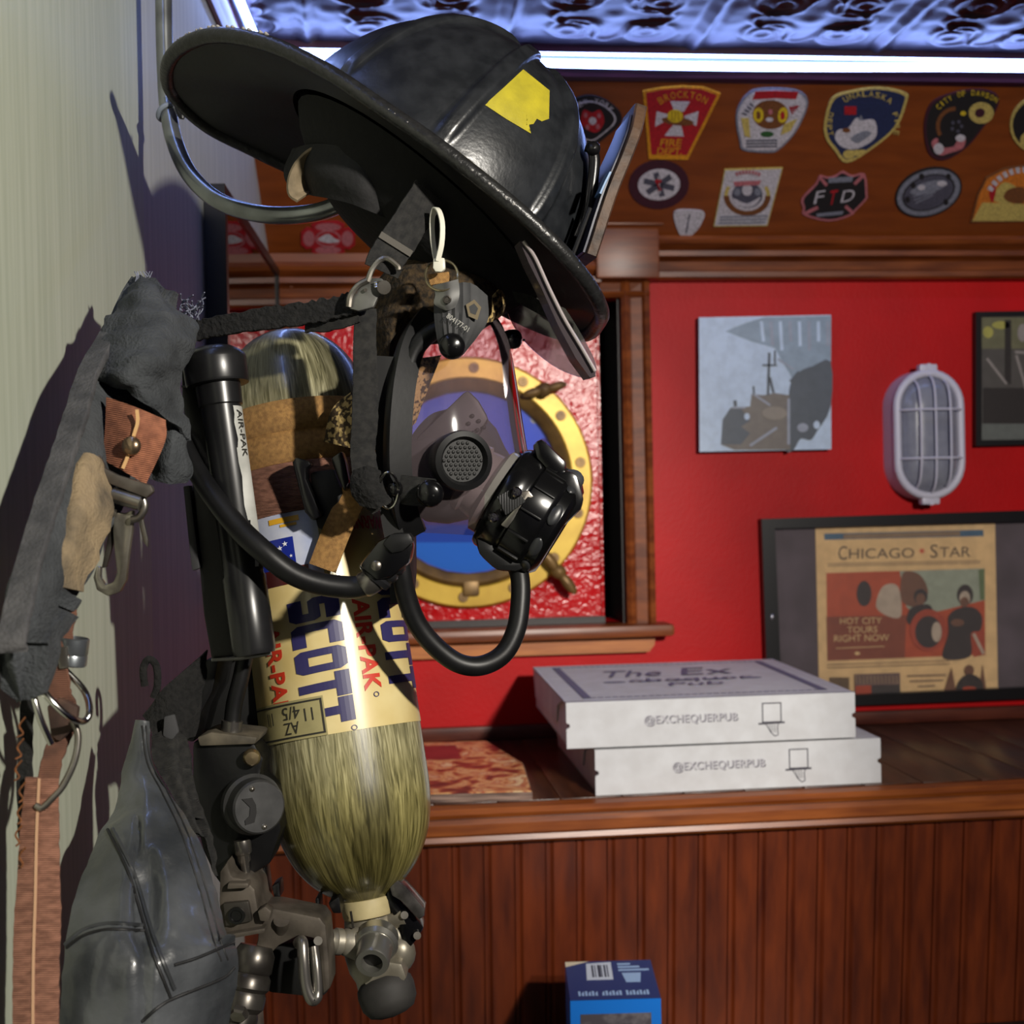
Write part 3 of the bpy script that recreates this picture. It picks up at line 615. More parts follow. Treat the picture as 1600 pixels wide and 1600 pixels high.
a.build('newspaper', [prnt('newsprint', (228, 192, 140), .8), prnt('blue_bar', (70, 102, 128)), prnt('grey_ink', (140, 116, 92)), prnt('dark_ink', (92, 78, 64)), prnt('red_star', (206, 84, 60)), prnt('brick_red', (184, 82, 50)), prnt('pale_teal', (158, 164, 146)), prnt('brown_red', (138, 72, 50)), prnt('offwhite', (186, 168, 150)), prnt('charcoal', (62, 54, 52)), prnt('flesh_brown', (120, 84, 66)), prnt('rust', (170, 74, 50)), prnt('moss', (104, 120, 84)), prnt('plum', (112, 88, 84))], t)
b = MB(); b.prism([WALL.hit(x, y, .012) for x, y in IN], V((0, .001, 0))); b.build('glass', glass('dusty_glass', (255, 255, 255), .045, .05, .02), t, smooth=0)
b = MB(); p = WALL.hit(1206, 964, .024); b.ball(p, [V((.004, 0, 0)), V((0, .004, 0)), V((0, 0, .006))], 12); b.build('frame_clip', mat('clip_metal', (190, 190, 200), .3, .8), t)
# ---------------------------------------------------------------- bulkhead lamp
cpos = WALL.hit(1434, 681)
t = thing('bulkhead_lamp', 'white oval caged bulkhead lamp mounted on the red wall', 'wall lamp', cpos)
whp = mat('lamp_plastic', (196, 194, 208), .4); X, Z = V((1, 0, 0)), V((0, 0, 1)); N = V((0, -1, 0))
def stad(w_, h_, dd, n=16):
    o = []
    for k in range(n + 1): q = math.pi * k / n; o.append(cpos + X * (w_ * math.cos(q)) + Z * (h_ - w_ + w_ * math.sin(q)) + N * dd)
    for k in range(n + 1): q = math.pi * (1 + k / n); o.append(cpos + X * (w_ * math.cos(q)) + Z * (-h_ + w_ + w_ * math.sin(q)) + N * dd)
    return o
def loft(mb, loops, cap=(True, True), mi=0):
    n = len(loops[0]); vs = [p for l in loops for p in l]; fs = [[i * n + k, i * n + (k + 1) % n, (i + 1) * n + (k + 1) % n, (i + 1) * n + k] for i in range(len(loops) - 1) for k in range(n)]
    if cap[0]: fs.append(list(range(n))[::-1])
    if cap[1]: fs.append(list(range((len(loops) - 1) * n, len(loops) * n)))
    return mb.add(vs, fs, mi)
b = MB(); loft(b, [stad(.067, .119, 0), stad(.0665, .1185, .03), stad(.0655, .117, .046)]); b.build('housing', whp, t)
b = MB(); b.tube(stad(.060, .112, .05), .0075, 10, closed=True); b.build('front_ring', whp, t)
b = MB(); loft(b, [stad(.054, .106, .044), stad(.052, .104, .052), stad(.045, .095, .062), stad(.032, .08, .069), stad(.014, .06, .072)], (False, True))
b.build('frosted_diffuser', mat('frosted_glass', (136, 138, 150), .22, c2=(122, 124, 138), ns=40, coat=.6, bump=.15, bs=300, bdist=.0005), t)
b = MB()
for x in (-.028, 0, .028):
    hh = .108 - abs(x) * .35; b.tube(catmull([cpos + X * x + Z * zz_ + N * dd for zz_, dd in ((hh, .054), (hh - .012, .070), (hh - .04, .079), (0, .081), (-hh + .04, .079), (-hh + .012, .070), (-hh, .054))], 4), .0021, 8)
for z_ in (-.044, .044): b.tube(catmull([cpos + X * x + Z * z_ + N * dd for x, dd in ((-.06, .053), (-.05, .068), (-.03, .079), (0, .082), (.03, .079), (.05, .068), (.06, .053))], 4), .0021, 8)
b.build('wire_cage', whp, t)
for s in (1, -1):
    b = MB(); b.box(cpos + Z * (s * .121) + N * .045, (.034, .02, .014), bevel=.004); b.cyl(cpos + Z * (s * .123) + N * .05, cpos + Z * (s * .123) + N * .056, .006); b.build('fixing_lug', whp, t)
# ---------------------------------------------------------------- porthole
PL = Plane((0, DW + .018, 0), (0, -1, 0)); pc = PL.hit(731, 754)
t = thing('porthole', 'brass-yellow ship porthole ring with bolts set on the red glossy board', 'porthole', pc - V((0, 0, .225)))
brass = mat('porthole_brass', (206, 172, 66), .42, .25, c2=(178, 142, 48), ns=14, bump=.08, bs=60); brassd = mat('dull_brass', (124, 96, 52), .45, .4, c2=(84, 62, 34), ns=20)
b = MB(); b.lathe([(.188, 0), (.226, 0), (.2265, .010), (.222, .016), (.190, .018), (.186, .014), (.186, 0), (.188, 0)], pc, N, 72, ref=X, caps=False); b.build('outer_flange', brass, t)
b = MB(); b.lathe([(.164, .0), (.187, .0), (.187, .020), (.180, .026), (.172, .022), (.166, .016), (.164, .012), (.164, 0)], pc, N, 72, ref=X, caps=False); b.build('inner_bezel', brassd, t)
for k in range(14):
    q = 2 * math.pi * (k + .35) / 14; b = MB(); c = pc + X * (.206 * math.cos(q)) + Z * (.206 * math.sin(q)) + N * .016
    b.lathe([(.0095, 0), (.0095, .003), (.0085, .005), (.004, .005), (.003, .004)], c, N, 14); b.build('bolt', brassd, t)
b = MB(); b.lathe([(.165, .004), (.165, .006), (.0, .006)], pc, N, 64, ref=X); sea = b  # sea belongs to the painted room reflection below
# room reflection painted on a board behind the pane: blue bands, violet strip
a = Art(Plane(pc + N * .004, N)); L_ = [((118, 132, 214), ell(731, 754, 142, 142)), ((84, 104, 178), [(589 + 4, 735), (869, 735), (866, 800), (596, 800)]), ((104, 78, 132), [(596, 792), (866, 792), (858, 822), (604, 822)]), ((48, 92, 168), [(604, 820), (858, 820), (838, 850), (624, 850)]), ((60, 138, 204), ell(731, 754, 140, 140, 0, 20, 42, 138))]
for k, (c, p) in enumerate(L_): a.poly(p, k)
a.poly(ell(836, 655, 7, 7), 5); a.poly(ell(850, 690, 6, 5), 2); a.line((650, 806), (820, 806), 1.6, 0)  # pale spot is a reflected highlight painted on the board
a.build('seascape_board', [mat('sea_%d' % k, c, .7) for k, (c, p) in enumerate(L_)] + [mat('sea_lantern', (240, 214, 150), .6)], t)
b = MB(); b.lathe([(.165, .010), (.165, .013)], pc, N, 64, ref=X); b.build('glass_pane', glass('porthole_glass', (235, 240, 255), .10, .03), t)
for (q, cx, cy) in ((38, 846, 612), (-42, 868, 892), (-140, 600, 880)):
    c = PL.hit(cx, cy) + N * .03; dr = (X * math.cos(math.radians(q)) + Z * math.sin(math.radians(q))); tv = dr.cross(N)
    b = MB(); b.cyl(c - N * .03, c + N * .012, .010, 14); b.ball(c + N * .012, [dr * .014, tv * .014, N * .012], 14)
    sw = X * .8 + Z * .2 if q > 0 else (X * .6 - Z * .8)
    for s in (1, -1): b.ball(c + sw * (.026 * s) + N * .016, [sw * .024, sw.cross(N) * .010, N * .007], 12)
    b.build('wing_nut', brassd, t)
b = MB(); c = pc + Z * -.19; b.box(c + N * .018, (.03, .02, .028), bevel=.005); b.build('hinge_lug', brassd, t)
# ---------------------------------------------------------------- pizza boxes
card = mat('white_cardboard', (198, 199, 203), .75, c2=(188, 188, 191), ns=30, bump=.06, bs=90); ink2 = mat('dark_box_ink', (62, 60, 70), .8); ink = mat('grey_box_ink', (104, 102, 128), .8); inkd = mat('dark_edge', (60, 54, 54), .8); fl = mat('cardboard_side', (206, 204, 210), .8, c2=(190, 186, 196), ns=20)
def pizza_box(x0, x1, yf, yb, zb, h, label, rot, top_print):
    t = thing('pizza_box', label, 'pizza box', ((x0 + x1) / 2, (yf + yb) / 2, zb), 'white pizza boxes stacked on the ledge')
    xc, yc = (x0 + x1) / 2, (yf + yb) / 2; M = Matrix.Translation((xc, yc, zb)) @ Matrix.Rotation(rot, 4, 'Z'); hw, hd = (x1 - x0) / 2, (yb - yf) / 2
    T = lambda x, y, z: M @ V((x, y, z))
    def slab(bb, pts, off, mi=0): bb.prism([T(*p) for p in pts], (M.to_3x3() @ V(off)), mi)
    b = MB(); e = .004
    slab(b, [(-hw + e, -hd + e, 0), (hw - e, -hd + e, 0), (hw - e, hd - e, 0), (-hw + e, hd - e, 0)], (0, 0, .003))
    for sx in (-1, 1): slab(b, [(sx * (hw - e), -hd + .012, 0), (sx * (hw - e), hd - e, 0), (sx * (hw - e), hd - e, h - .006), (sx * (hw - e), -hd + .012, h - .006)], (-sx * .003, 0, 0), 1)
    slab(b, [(-hw + e, hd - e, 0), (hw - e, hd - e, 0), (hw - e, hd - e, h - .004), (-hw + e, hd - e, h - .004)], (0, -.003, 0), 1)
    b.build('box_tray', [card, fl], t, smooth=0)
    b = MB()
    fr = [(-hw, 0), (-hw, h * .42), (-hw + .005, h * .46), (-hw + .005, h * .52), (-hw, h * .56), (-hw, h - .002), (-hw + .004, h), (hw - .004, h), (hw, h - .002), (hw, h * .56), (hw - .005, h * .52), (hw - .005, h * .46), (hw, h * .42), (hw, 0)]
    slab(b, [(x, -hd, z) for x, z in fr], (0, .004, 0)); b.build('front_panel', card, t, smooth=0)
    b = MB(); bw = .006
    tp = [(-hw, -hd + .001, h - .0002), (hw, -hd + .001, h - .0002), (hw, hd, h + .002), (-hw, hd, h + .002)]
    slab(b, tp, (0, 0, -.003))
    for sx in (-1, 1): slab(b, [(sx * hw, -hd + .03, h), (sx * hw, hd, h + .002), (sx * (hw - .001), hd - .02, h * .28), (sx * (hw - .001), -hd + .12, h * .3), (sx * hw, -hd + .10, h * .72)], (-sx * .0025, 0, 0), 1)
    lid = b.build('box_lid', [card, fl], t, smooth=0)
    b = MB()
    def tq(pts, mi=0): slab(b, [(x, y, h + .0006 + .002 * (y + hd) / (2 * hd)) for x, y in pts], (0, 0, .0003), mi)
    if top_print:
        m = .03
        for k in range(34):
            x = -hw + m + k * (2 * hw - 2 * m) / 34; tq([(x, -hd + m), (x + .008, -hd + m), (x + .008, -hd + m + .004), (x, -hd + m + .004)]); tq([(x, hd - m), (x + .008, hd - m), (x + .008, hd - m + .004), (x, hd - m + .004)])
        for sx in (-1, 1): tq([(sx * (hw - m), -hd + m), (sx * (hw - m), hd - m), (sx * (hw - m - .012), hd - m), (sx * (hw - m - .012), -hd + m)])
        tq([(-hw, -hd + .001), (hw, -hd + .001), (hw, -hd + .004), (-hw, -hd + .004)])
        for txt, x_, y_, w_, hh, sk in (('The', -.125, .03, .10, .075, .02), ('Ex', .01, .03, .085, .085, .02), ('chequer', -.09, -.045, .20, .05, .008), ('Pub', -.035, -.085, .085, .032, .006)):
            vs, fs, _ = glyphs(txt); b.add([T(x_ + u * w_ + v * sk, y_ + v * hh, h + .003) for u, v in vs], fs)
        for k in range(5): tq(ell(-.11 + .055 * k, -.02, .018, .007, 0, 12))
    b.build('lid_print', ink, t, smooth=0, recalc=False)
    b = MB()
    def fq(pts, mi=0): slab(b, [(x, -hd - .0002, z) for x, z in pts], (0, -.0003, 0), mi)
    vs, fs, _ = glyphs('@EXCHEQUERPUB', 1.05, .008); x_, z_, w_, hh = -hw + .113, h * .43, .137, .0155
    b.add([T(x_ + u * w_ + .0012, -hd - .0004, z_ + v * hh - .0012) for u, v in vs], fs); b.add([T(x_ + u * w_, -hd - .0007, z_ + v * hh) for u, v in vs], fs, 1)
    b.build('handle_print', [ink2, mat('outline_letter', (176, 174, 182), .8)], t, smooth=0, recalc=False); b = MB()
    qx, qz, q = .088, h * .62, .0145
    for (xa, xb, za, zb_) in ((-q, q, q, q - .0016), (-q, q, -q, -q + .0016), (-q, -q + .0016, -q, q), (q - .0016, q, -q, q)): fq([(qx + xa, qz + za), (qx + xb, qz + za), (qx + xb, qz + zb_), (qx + xa, qz + zb_)])
    fq([(qx - .020, qz - q), (qx + .019, qz - q + .001), (qx + .019, qz - q - .0016), (qx - .020, qz - q - .0026)])
    pts = [(qx - .009, qz - q - .002), (qx - .002, qz - q - .014), (qx + .004, qz - q - .020), (qx + .009, qz - q - .018), (qx + .008, qz - q - .006), (qx + .010, qz - q - .002)]
    for p, r in zip(pts, pts[1:]):
        dx, dz = r[0] - p[0], r[1] - p[1]; Ld = math.hypot(dx, dz); nx, nz = -dz / Ld * .0006, dx / Ld * .0006; fq([(p[0] + nx, p[1] + nz), (r[0] + nx, r[1] + nz), (r[0] - nx, r[1] - nz), (p[0] - nx, p[1] - nz)])
    for k in range(3): fq([(qx - .005 + .004 * k, qz - q - .003), (qx - .0042 + .004 * k, qz - q - .003), (qx - .0006 + .003 * k, qz - q - .014), (qx - .0014 + .003 * k, qz - q - .014)])
    b.build('tray_emblem', ink2, t, smooth=0, recalc=False)
    return t
FRN = Plane((0, 1.865, 0), (0, -1, 0)); xl = FRN.hit(929, 1215).x; xr = FRN.hit(1376, 1205).x
pizza_box(xl, xr, 1.865, 2.268, ZT + .0022, .0655, 'lower white pizza box resting on the wooden ledge', math.radians(0.3), False)
xl = FRN.hit(886, 1140).x; xr = FRN.hit(1336, 1130).x
pizza_box(xl, xr, 1.862, 2.265, ZT + .0022 + .069, .066, 'upper white pizza box with printed lid on top of another', math.radians(-0.3), True)
# ---------------------------------------------------------------- pizza flyer pile behind the air cylinder
CT = Plane((0, 0, ZT + .002), (0, 0, 1))
t = thing('menu_card_stack', 'stack of glossy pizza menu cards lying on the ledge beside the boxes', 'menu cards', CT.hit(740, 1230))
def cards(q, z, th): return [V((CT.hit(x, y).x, CT.hit(x, y).y, ZT + .0021 + z)) for x, y in q]
base = [(600, 1256), (832, 1250), (818, 1204), (760, 1168), (620, 1172)]
b = MB(); b.prism(cards(base, .011, 0), (0, 0, -.011)); b.build('card_edges', mat('card_edge', (150, 124, 110), .6, c2=(60, 40, 36), ns=60, stretch=(.3, .3, 12)), t, smooth=0)
pm = bpy.data.materials.new('pizza_print'); pm.use_nodes = True; nt = pm.node_tree; bs_ = nt.nodes['Principled BSDF']; bs_.inputs['Roughness'].default_value = .3
tc = nt.nodes.new('ShaderNodeTexCoord'); n1 = nt.nodes.new('ShaderNodeTexNoise'); n1.inputs['Scale'].default_value = 24; n1.inputs['Detail'].default_value = 5; n1.inputs['Distortion'].default_value = .6
rr = nt.nodes.new('ShaderNodeValToRGB'); el = rr.color_ramp.elements; el[0].position = .36; el[0].color = lin((84, 18, 20)); el[1].position = .66; el[1].color = lin((246, 214, 160))
for pos, c in ((.43, (146, 48, 36)), (.49, (214, 140, 84)), (.55, (238, 190, 128)), (.60, (186, 80, 44))): e = el.new(pos); e.color = lin(c)
nt.links.new(tc.outputs['Object'], n1.inputs[0]); nt.links.new(n1.outputs[0], rr.inputs[0]); nt.links.new(rr.outputs[0], bs_.inputs['Base Color'])
b = MB(); b.prism(cards(scale(base, .985), .0122, 0), (0, 0, -.001)); b.build('printed_top', pm, t, smooth=0)
b = MB(); b.prism(cards([(640, 1200), (722, 1198), (712, 1176), (640, 1178)], .013, 0), (0, 0, -.0006)); b.build('maroon_panel', mat('maroon_print', (112, 24, 34), .3, c2=(140, 40, 44), ns=30), t, smooth=0)
# ---------------------------------------------------------------- blue carton on the bench
FC = Plane((0, 1.64, 0), (0, -1, 0)); c0 = FC.hit(898, 1566); c1 = FC.hit(1038, 1560); zb_ = CZ - .80; w_ = c1.x - c0.x
t = thing('drink_carton', 'blue printed carton with barcode standing in front of the beadboard', 'carton', (c0.x + w_ / 2, 1.70, zb_))
bl = mat('carton_blue', (22, 112, 208), .35); bd = mat('carton_navy', (14, 44, 104), .35); wc = mat('carton_white', (196, 204, 216), .5); gc = mat('carton_photo', (72, 66, 74), .5, c2=(150, 146, 150), ns=40, contrast=(.45, .8)); lc = mat('carton_cream', (216, 204, 176), .5); bk = mat('carton_bar', (50, 56, 72), .5)
zf = c0.z; yb_ = 1.745; zt_ = zf + .012
b = MB(); b.prism([V((c0.x, y, z)) for y, z in ((1.64, zb_), (1.64, zf), (yb_, zt_), (yb_, zb_))], (w_, 0, 0)); b.build('carton_body', bl, t, smooth=0)
tp_ = Plane((0, 1.64, zf), V((0, -(zt_ - zf), yb_ - 1.64))); LP = lambda u, v: V((c0.x + u * w_, 1.64 + v * (yb_ - 1.64), zf + v * (zt_ - zf))); tn = tp_.n
def tpoly(pts, mm, nm, hgt): bb = MB(); bb.prism([LP(u, v) + tn * hgt for u, v in pts], -tn * .0004); bb.build(nm, mm, t, smooth=0)
tpoly([(0, 0), (1, 0), (1, 1), (.28, 1), (.0, .86)], bd, 'top_flap', .0006)
tpoly([(.0, .86), (.28, 1), (.0, 1)], lc, 'torn_edge', .0006)
bb = MB(); bb.prism([LP(u, v) + tn * .001 for u, v in ((.22, .5), (.52, .5), (.53, .96), (.24, .93))], -tn * .0003)
for k, ww in enumerate((.02, .01, .03, .012, .02, .012)): bb.prism([LP(u, v) + tn * .0014 for u, v in ((.29 + .035 * k, .56), (.29 + .035 * k + ww, .56), (.295 + .035 * k + ww, .88), (.295 + .035 * k, .88))], -tn * .0002, 1)
bb.build('barcode', [wc, bk], t, smooth=0)
bb = MB()
bb.prism([LP(u, v) + tn * .001 for u, v in ((.66, .42), (.82, .42), (.85, .66), (.63, .66))], -tn * .0003)
for k in range(3): bb.prism([LP(u, v) + tn * .001 for u, v in ((.6, .72 + .08 * k), (.95 - .1 * k, .72 + .08 * k), (.95 - .1 * k, .76 + .08 * k), (.6, .76 + .08 * k))], -tn * .0003)
cp_ = mat('carton_print', (150, 178, 214), .5); bb.build('cup_print', cp_, t, smooth=0, recalc=False); bb = MB()
for k in range(21):
    if k in (6, 13): continue
    bb.prism([LP(.10 + .038 * k + u, v) + tn * .001 for u, v in ((0, .10), (.026, .10), (.026, .21), (0, .21 - .05 * (k % 2)))], -tn * .0003)
bb.build('flap_lettering', cp_, t, smooth=0, recalc=False)
bb = MB(); bb.box((c0.x + w_ * .5, 1.6396, zf - .065), (w_ * .78, .001, .095)); bb.build('front_photo', gc, t, smooth=0)
bb = MB(); bb.ball((c0.x + w_ * .46, 1.6392, zf - .036), [V((.0028, 0, 0)), V((0, .0006, 0)), V((0, 0, .003))], 10); bb.build('photo_spot', wc, t)

t.rotation_euler = (0, 0, math.radians(-5))

# ---------------------------------------------------------------- glazed picture on the left wall
ya, yb2 = 1.672, 2.27; fz0, fz1 = CZ - .12, CZ + .405; lw_ = lambda y, o, z: V((lwx(y) - .002 + o, y, z))
t = thing('framed_picture', 'black framed glazed picture on the left wall seen edge-on behind the pipe hook', 'picture', lw_(1.9, 0, fz0))
b = MB()
def fbar(y0_, y1_, z0_, z1_): b.prism([lw_(y0_, .001, z0_), lw_(y1_, .001, z0_), lw_(y1_, .001, z1_), lw_(y0_, .001, z1_)], LN * .026)
fbar(ya, ya + .018, fz0, fz1); fbar(yb2 - .018, yb2, fz0, fz1); fbar(ya + .018, yb2 - .018, fz1 - .014, fz1); fbar(ya + .018, yb2 - .018, fz0, fz0 + .018)
b.build('frame', mat('black_frame', (14, 12, 14), .35), t, smooth=0)
b = MB(); b.prism([lw_(ya + .01, .002, fz0 + .01), lw_(yb2 - .01, .002, fz0 + .01), lw_(yb2 - .01, .002, fz1 - .01), lw_(ya + .01, .002, fz1 - .01)], LN * .004); b.build('print', mat('dark_print', (40, 26, 28), .6, c2=(70, 40, 40), ns=9), t, smooth=0)
b = MB(); b.prism([lw_(ya + .01, .022, fz0 + .01), lw_(yb2 - .01, .022, fz0 + .01), lw_(yb2 - .01, .022, fz1 - .01), lw_(ya + .01, .022, fz1 - .01)], LN * .002); b.build('glass', glass('wall_picture_glass', (255, 255, 255), .12, .01), t, smooth=0)
# ---------------------------------------------------------------- materials of the gear
hblk = mat('helmet_black', (26, 28, 31), .3, c2=(40, 42, 45), ns=60, bump=.3, bs=260, bdist=.0006, coat=.15)
brimb = mat('brim_black', (11, 11, 12), .5, c2=(19, 19, 20), ns=40, bump=.25, bs=220, bdist=.0006)
rub = mat('black_rubber', (15, 15, 16), .42, c2=(22, 22, 23), ns=50, bump=.1, bs=200, bdist=.0005, spec=.35)
glb = mat('gloss_black', (10, 10, 11), .2, c2=(15, 15, 16), ns=40)
webb = mat('black_webbing', (26, 26, 26), .85, c2=(46, 45, 43), ns=200, bump=.6, wave=(300, (.2, 1.45, .2)), bdist=.0012)
fuzz = mat('fuzzy_black', (7, 7, 7), .95, c2=(24, 23, 22), ns=200, bump=.9, bs=260, bdist=.003)
tanw = mat('tan_webbing', (172, 130, 74), .85, c2=(136, 100, 56), ns=300, bump=.5, wave=(340, (.3, .85, .2)), bdist=.001)
brw = mat('brown_webbing', (150, 104, 84), .85, c2=(112, 74, 58), ns=120, stretch=(1, 1, 3), bump=.6, wave=(260, (.1, 1.5, .1)), bdist=.0014)
brw2 = mat('worn_brown_webbing', (120, 80, 62), .9, c2=(84, 56, 44), ns=60, bump=.6, wave=(260, (.1, 1.5, .1)), bdist=.0014)
rustw = mat('rust_webbing', (158, 100, 72), .85, c2=(124, 76, 54), ns=160, bump=.6, wave=(240, (.1, 1.35, .1)), bdist=.0014)
cloth = mat('charcoal_cloth', (66, 69, 72), .9, c2=(46, 49, 52), ns=40, detail=8, bump=1.0, bs=420, bdist=.0018)
bind = mat('grey_binding', (78, 77, 78), .9, c2=(56, 56, 58), ns=60, detail=8, bump=.9, bs=420, bdist=.0015)
tanc = mat('stained_tan_cloth', (142, 124, 96), .9, c2=(78, 70, 58), ns=34, detail=8, contrast=(.42, .68), bump=.9, bs=360, bdist=.0015)
leath = mat('black_leather', (44, 47, 50), .36, c2=(88, 91, 94), ns=14, detail=7, bump=.45, bs=150, bdist=.0012, coat=.6, spec=.9)
stl = mat('worn_steel', (150, 146, 138), .32, .9, c2=(116, 110, 102), ns=50)
dstl = mat('dark_steel', (86, 82, 76), .42, .75, c2=(54, 50, 46), ns=40)
alum = mat('valve_aluminium', (158, 152, 138), .42, .6, c2=(124, 118, 104), ns=24, bump=.1, bs=160)
chrm = mat('bright_chrome', (200, 198, 192), .16, 1.0)
pipe_m = mat('grey_pipe', (160, 164, 164), .24, .75, c2=(116, 118, 118), ns=24)
net = mat('tan_netting', (70, 54, 32), .95, c2=(34, 26, 16), ns=260, detail=1, bump=.8, bs=280, bdist=.002)
netl = mat('pale_netting', (176, 150, 96), .95, c2=(60, 46, 26), ns=240, detail=1, contrast=(.45, .55), bump=.8, bs=260, bdist=.002)
lens = glass('clear_facepiece', (238, 226, 232), .09, .06, .06, (222, 200, 206), 1.14)  # pink veil paints reflected light into the clear lens
visg = glass('smoky_visor', (178, 156, 166), .08, .08, .16, (170, 150, 165))
wtie = mat('white_plastic', (214, 212, 196), .35)
# ---------------------------------------------------------------- fire helmet
Hp, Hd = (660, 312), 1.10
Hc = P(Hp[0], Hp[1], Hd); e3 = ray(*Hp)
hr = (R - e3 * R.dot(e3)).normalized(); hu = (U - e3 * U.dot(e3)).normalized()
e1 = hr * .766 - hu * .643; e2 = hr * .643 + hu * .766; PH = math.radians(16)
hb = e3 * math.cos(PH) - e2 * math.sin(PH); hc = e2 * math.cos(PH) + e3 * math.sin(PH)
A_, B_, H_ = .1345, .108, .150
helmet = thing('fire_helmet', 'black fire helmet with wide brim and yellow sticker tilted above the mask', 'helmet', Hc)
def sstep(a, b, x): t = min(1, max(0, (x - a) / (b - a))); return t * t * (3 - 2 * t)
RIBS = [math.radians(q) for q in (-55, -98, -143, 35, 80, 125, 170)]
def dome_pt(az, el):
    ce, se = math.cos(el) ** .92, math.sin(el)
    x, y, z = A_ * math.cos(az) * ce, B_ * math.sin(az) * ce, H_ * se
    up = 0
    for r in RIBS:
        dl = abs((az - r + math.pi) % (2 * math.pi) - math.pi) * (A_ + B_) / 2 * ce
        up = max(up, .0042 * (1 - sstep(.0045, .0075, dl)) - .0010 * math.exp(-((dl - .010) / .0018) ** 2))
    up *= sstep(.02, .2, el) * (1 - sstep(1.30, 1.5, el)) * 1.0
    dl = abs(el) * H_; up += .003 * (1 - sstep(.008, .012, dl))
    k = 1 + up / .125
    return Hc + e1 * (x * k) + hb * (y * k) + hc * (z * k)
b = MB(); na, ne = 360, 64
vv = [dome_pt(2 * math.pi * i / na, math.pi / 2 * j / ne) for j in range(ne) for i in range(na)] + [Hc + hc * H_]
b.add(vv, [[j * na + i, j * na + (i + 1) % na, (j + 1) * na + (i + 1) % na, (j + 1) * na + i] for j in range(ne - 1) for i in range(na)] + [[(ne - 1) * na + i, (ne - 1) * na + (i + 1) % na, ne * na] for i in range(na)])
dome = b; b.build('shell', hblk, helmet, smooth=75); dbvh = dome.bvh()
b = MB(); c = Hc + hc * (H_ - .002); b.ball(c, [e1 * .020, hb * .012, hc * .007], 20); b.build('crest_cap', hblk, helmet)
BR_ = [(0, 937, 502, 1.08), (15, 941, 478, 1.03), (35, 908, 422, .99), (60, 826, 337, .968), (90, 702, 236, .96), (115, 600, 165, .965), (135, 512, 107, .975), (150, 419, 64, 1.0), (163, 338, 52, 1.03), (173, 284, 72, 1.06), (180, 264, 106, 1.09), (188, 275, 146, 1.13), (198, 328, 195, 1.165), (212, 408, 236, 1.185), (232, 500, 285, 1.2), (270, 655, 400, 1.21), (300, 770, 470, 1.2), (325, 860, 512, 1.17), (345, 915, 520, 1.12)]
outer = catmull([P(x, y, d) for _, x, y, d in BR_], 10, True)
angs = []
for i, q in enumerate(BR_):
    nx_ = BR_[(i + 1) % len(BR_)][0] + (360 if i == len(BR_) - 1 else 0)
    angs += [q[0] + (nx_ - q[0]) * k / 10 for k in range(10)]
nO = len(outer); rows = []; inner = []
for o, q in zip(outer, angs):
    t_ = math.radians(q); i_ = Hc + e1 * (A_ * .99 * math.cos(t_)) - hb * (B_ * .99 * math.sin(t_)); inner.append(i_)
    drop = -hc * (.006 * 1)
    rows.append([i_, i_.lerp(o, .35) + hc * .002, i_.lerp(o, .7) + hc * .003, i_.lerp(o, .93) + hc * .001, o])
b = MB(); nr = 5
top = [p for r in rows for p in r]; bot = [p - hc * .0045 for r in rows for p in r]; b.add(top + bot, [])
off = nO * nr; fs = []
for i in range(nO):
    j = (i + 1) % nO
    for k in range(nr - 1):
        q = [i * nr + k, i * nr + k + 1, j * nr + k + 1, j * nr + k]; fs += [q, [x + off for x in q[::-1]]]
    fs.append([i * nr + 4, j * nr + 4, j * nr + 4 + off, i * nr + 4 + off]); fs.append([i * nr, j * nr, j * nr + off, i * nr + off])
b.add([], []); b.f += fs; b.m += [0] * len(fs)
b.build('brim', brimb, helmet, smooth=50)
b = MB(); edge = [o - hc * .0022 for o in outer]; b.tube(edge, .0062, 12, closed=True)
b.build('brim_edge', mat('edge_rubber', (38, 38, 38), .32, c2=(28, 28, 28), ns=160, bump=.6, bs=240, bdist=.0012), helmet)
# worn notches along the rear rim and front rim
for k in range(34):
    b = MB(); i = int(nO * (.37 + .13 * k / 34)); p = outer[i] + (outer[i] - inner[i]).normalized() * .0035 + hc * .0028; T = (outer[(i + 1) % nO] - outer[i]).normalized()
    if k % 2 == 0: b.ball(p, [T * .0017, hc * .0016, T.cross(hc) * .0035], 8); b.build('rim_scuff', mat('scuff_grey', (150, 146, 142), .4), helmet)
for i in (19, 20, 21, 27, 28, 32, 33, 34, 35, 37, 46, 48, 49):
    p = outer[i] - hc * .001 - e3 * .0055; b = MB(); b.ball(p, [e1 * .0016, e2 * .0011, e3 * .0012], 8); b.build('rim_scuff', mat('scuff_grey', (150, 146, 142), .4), helmet)
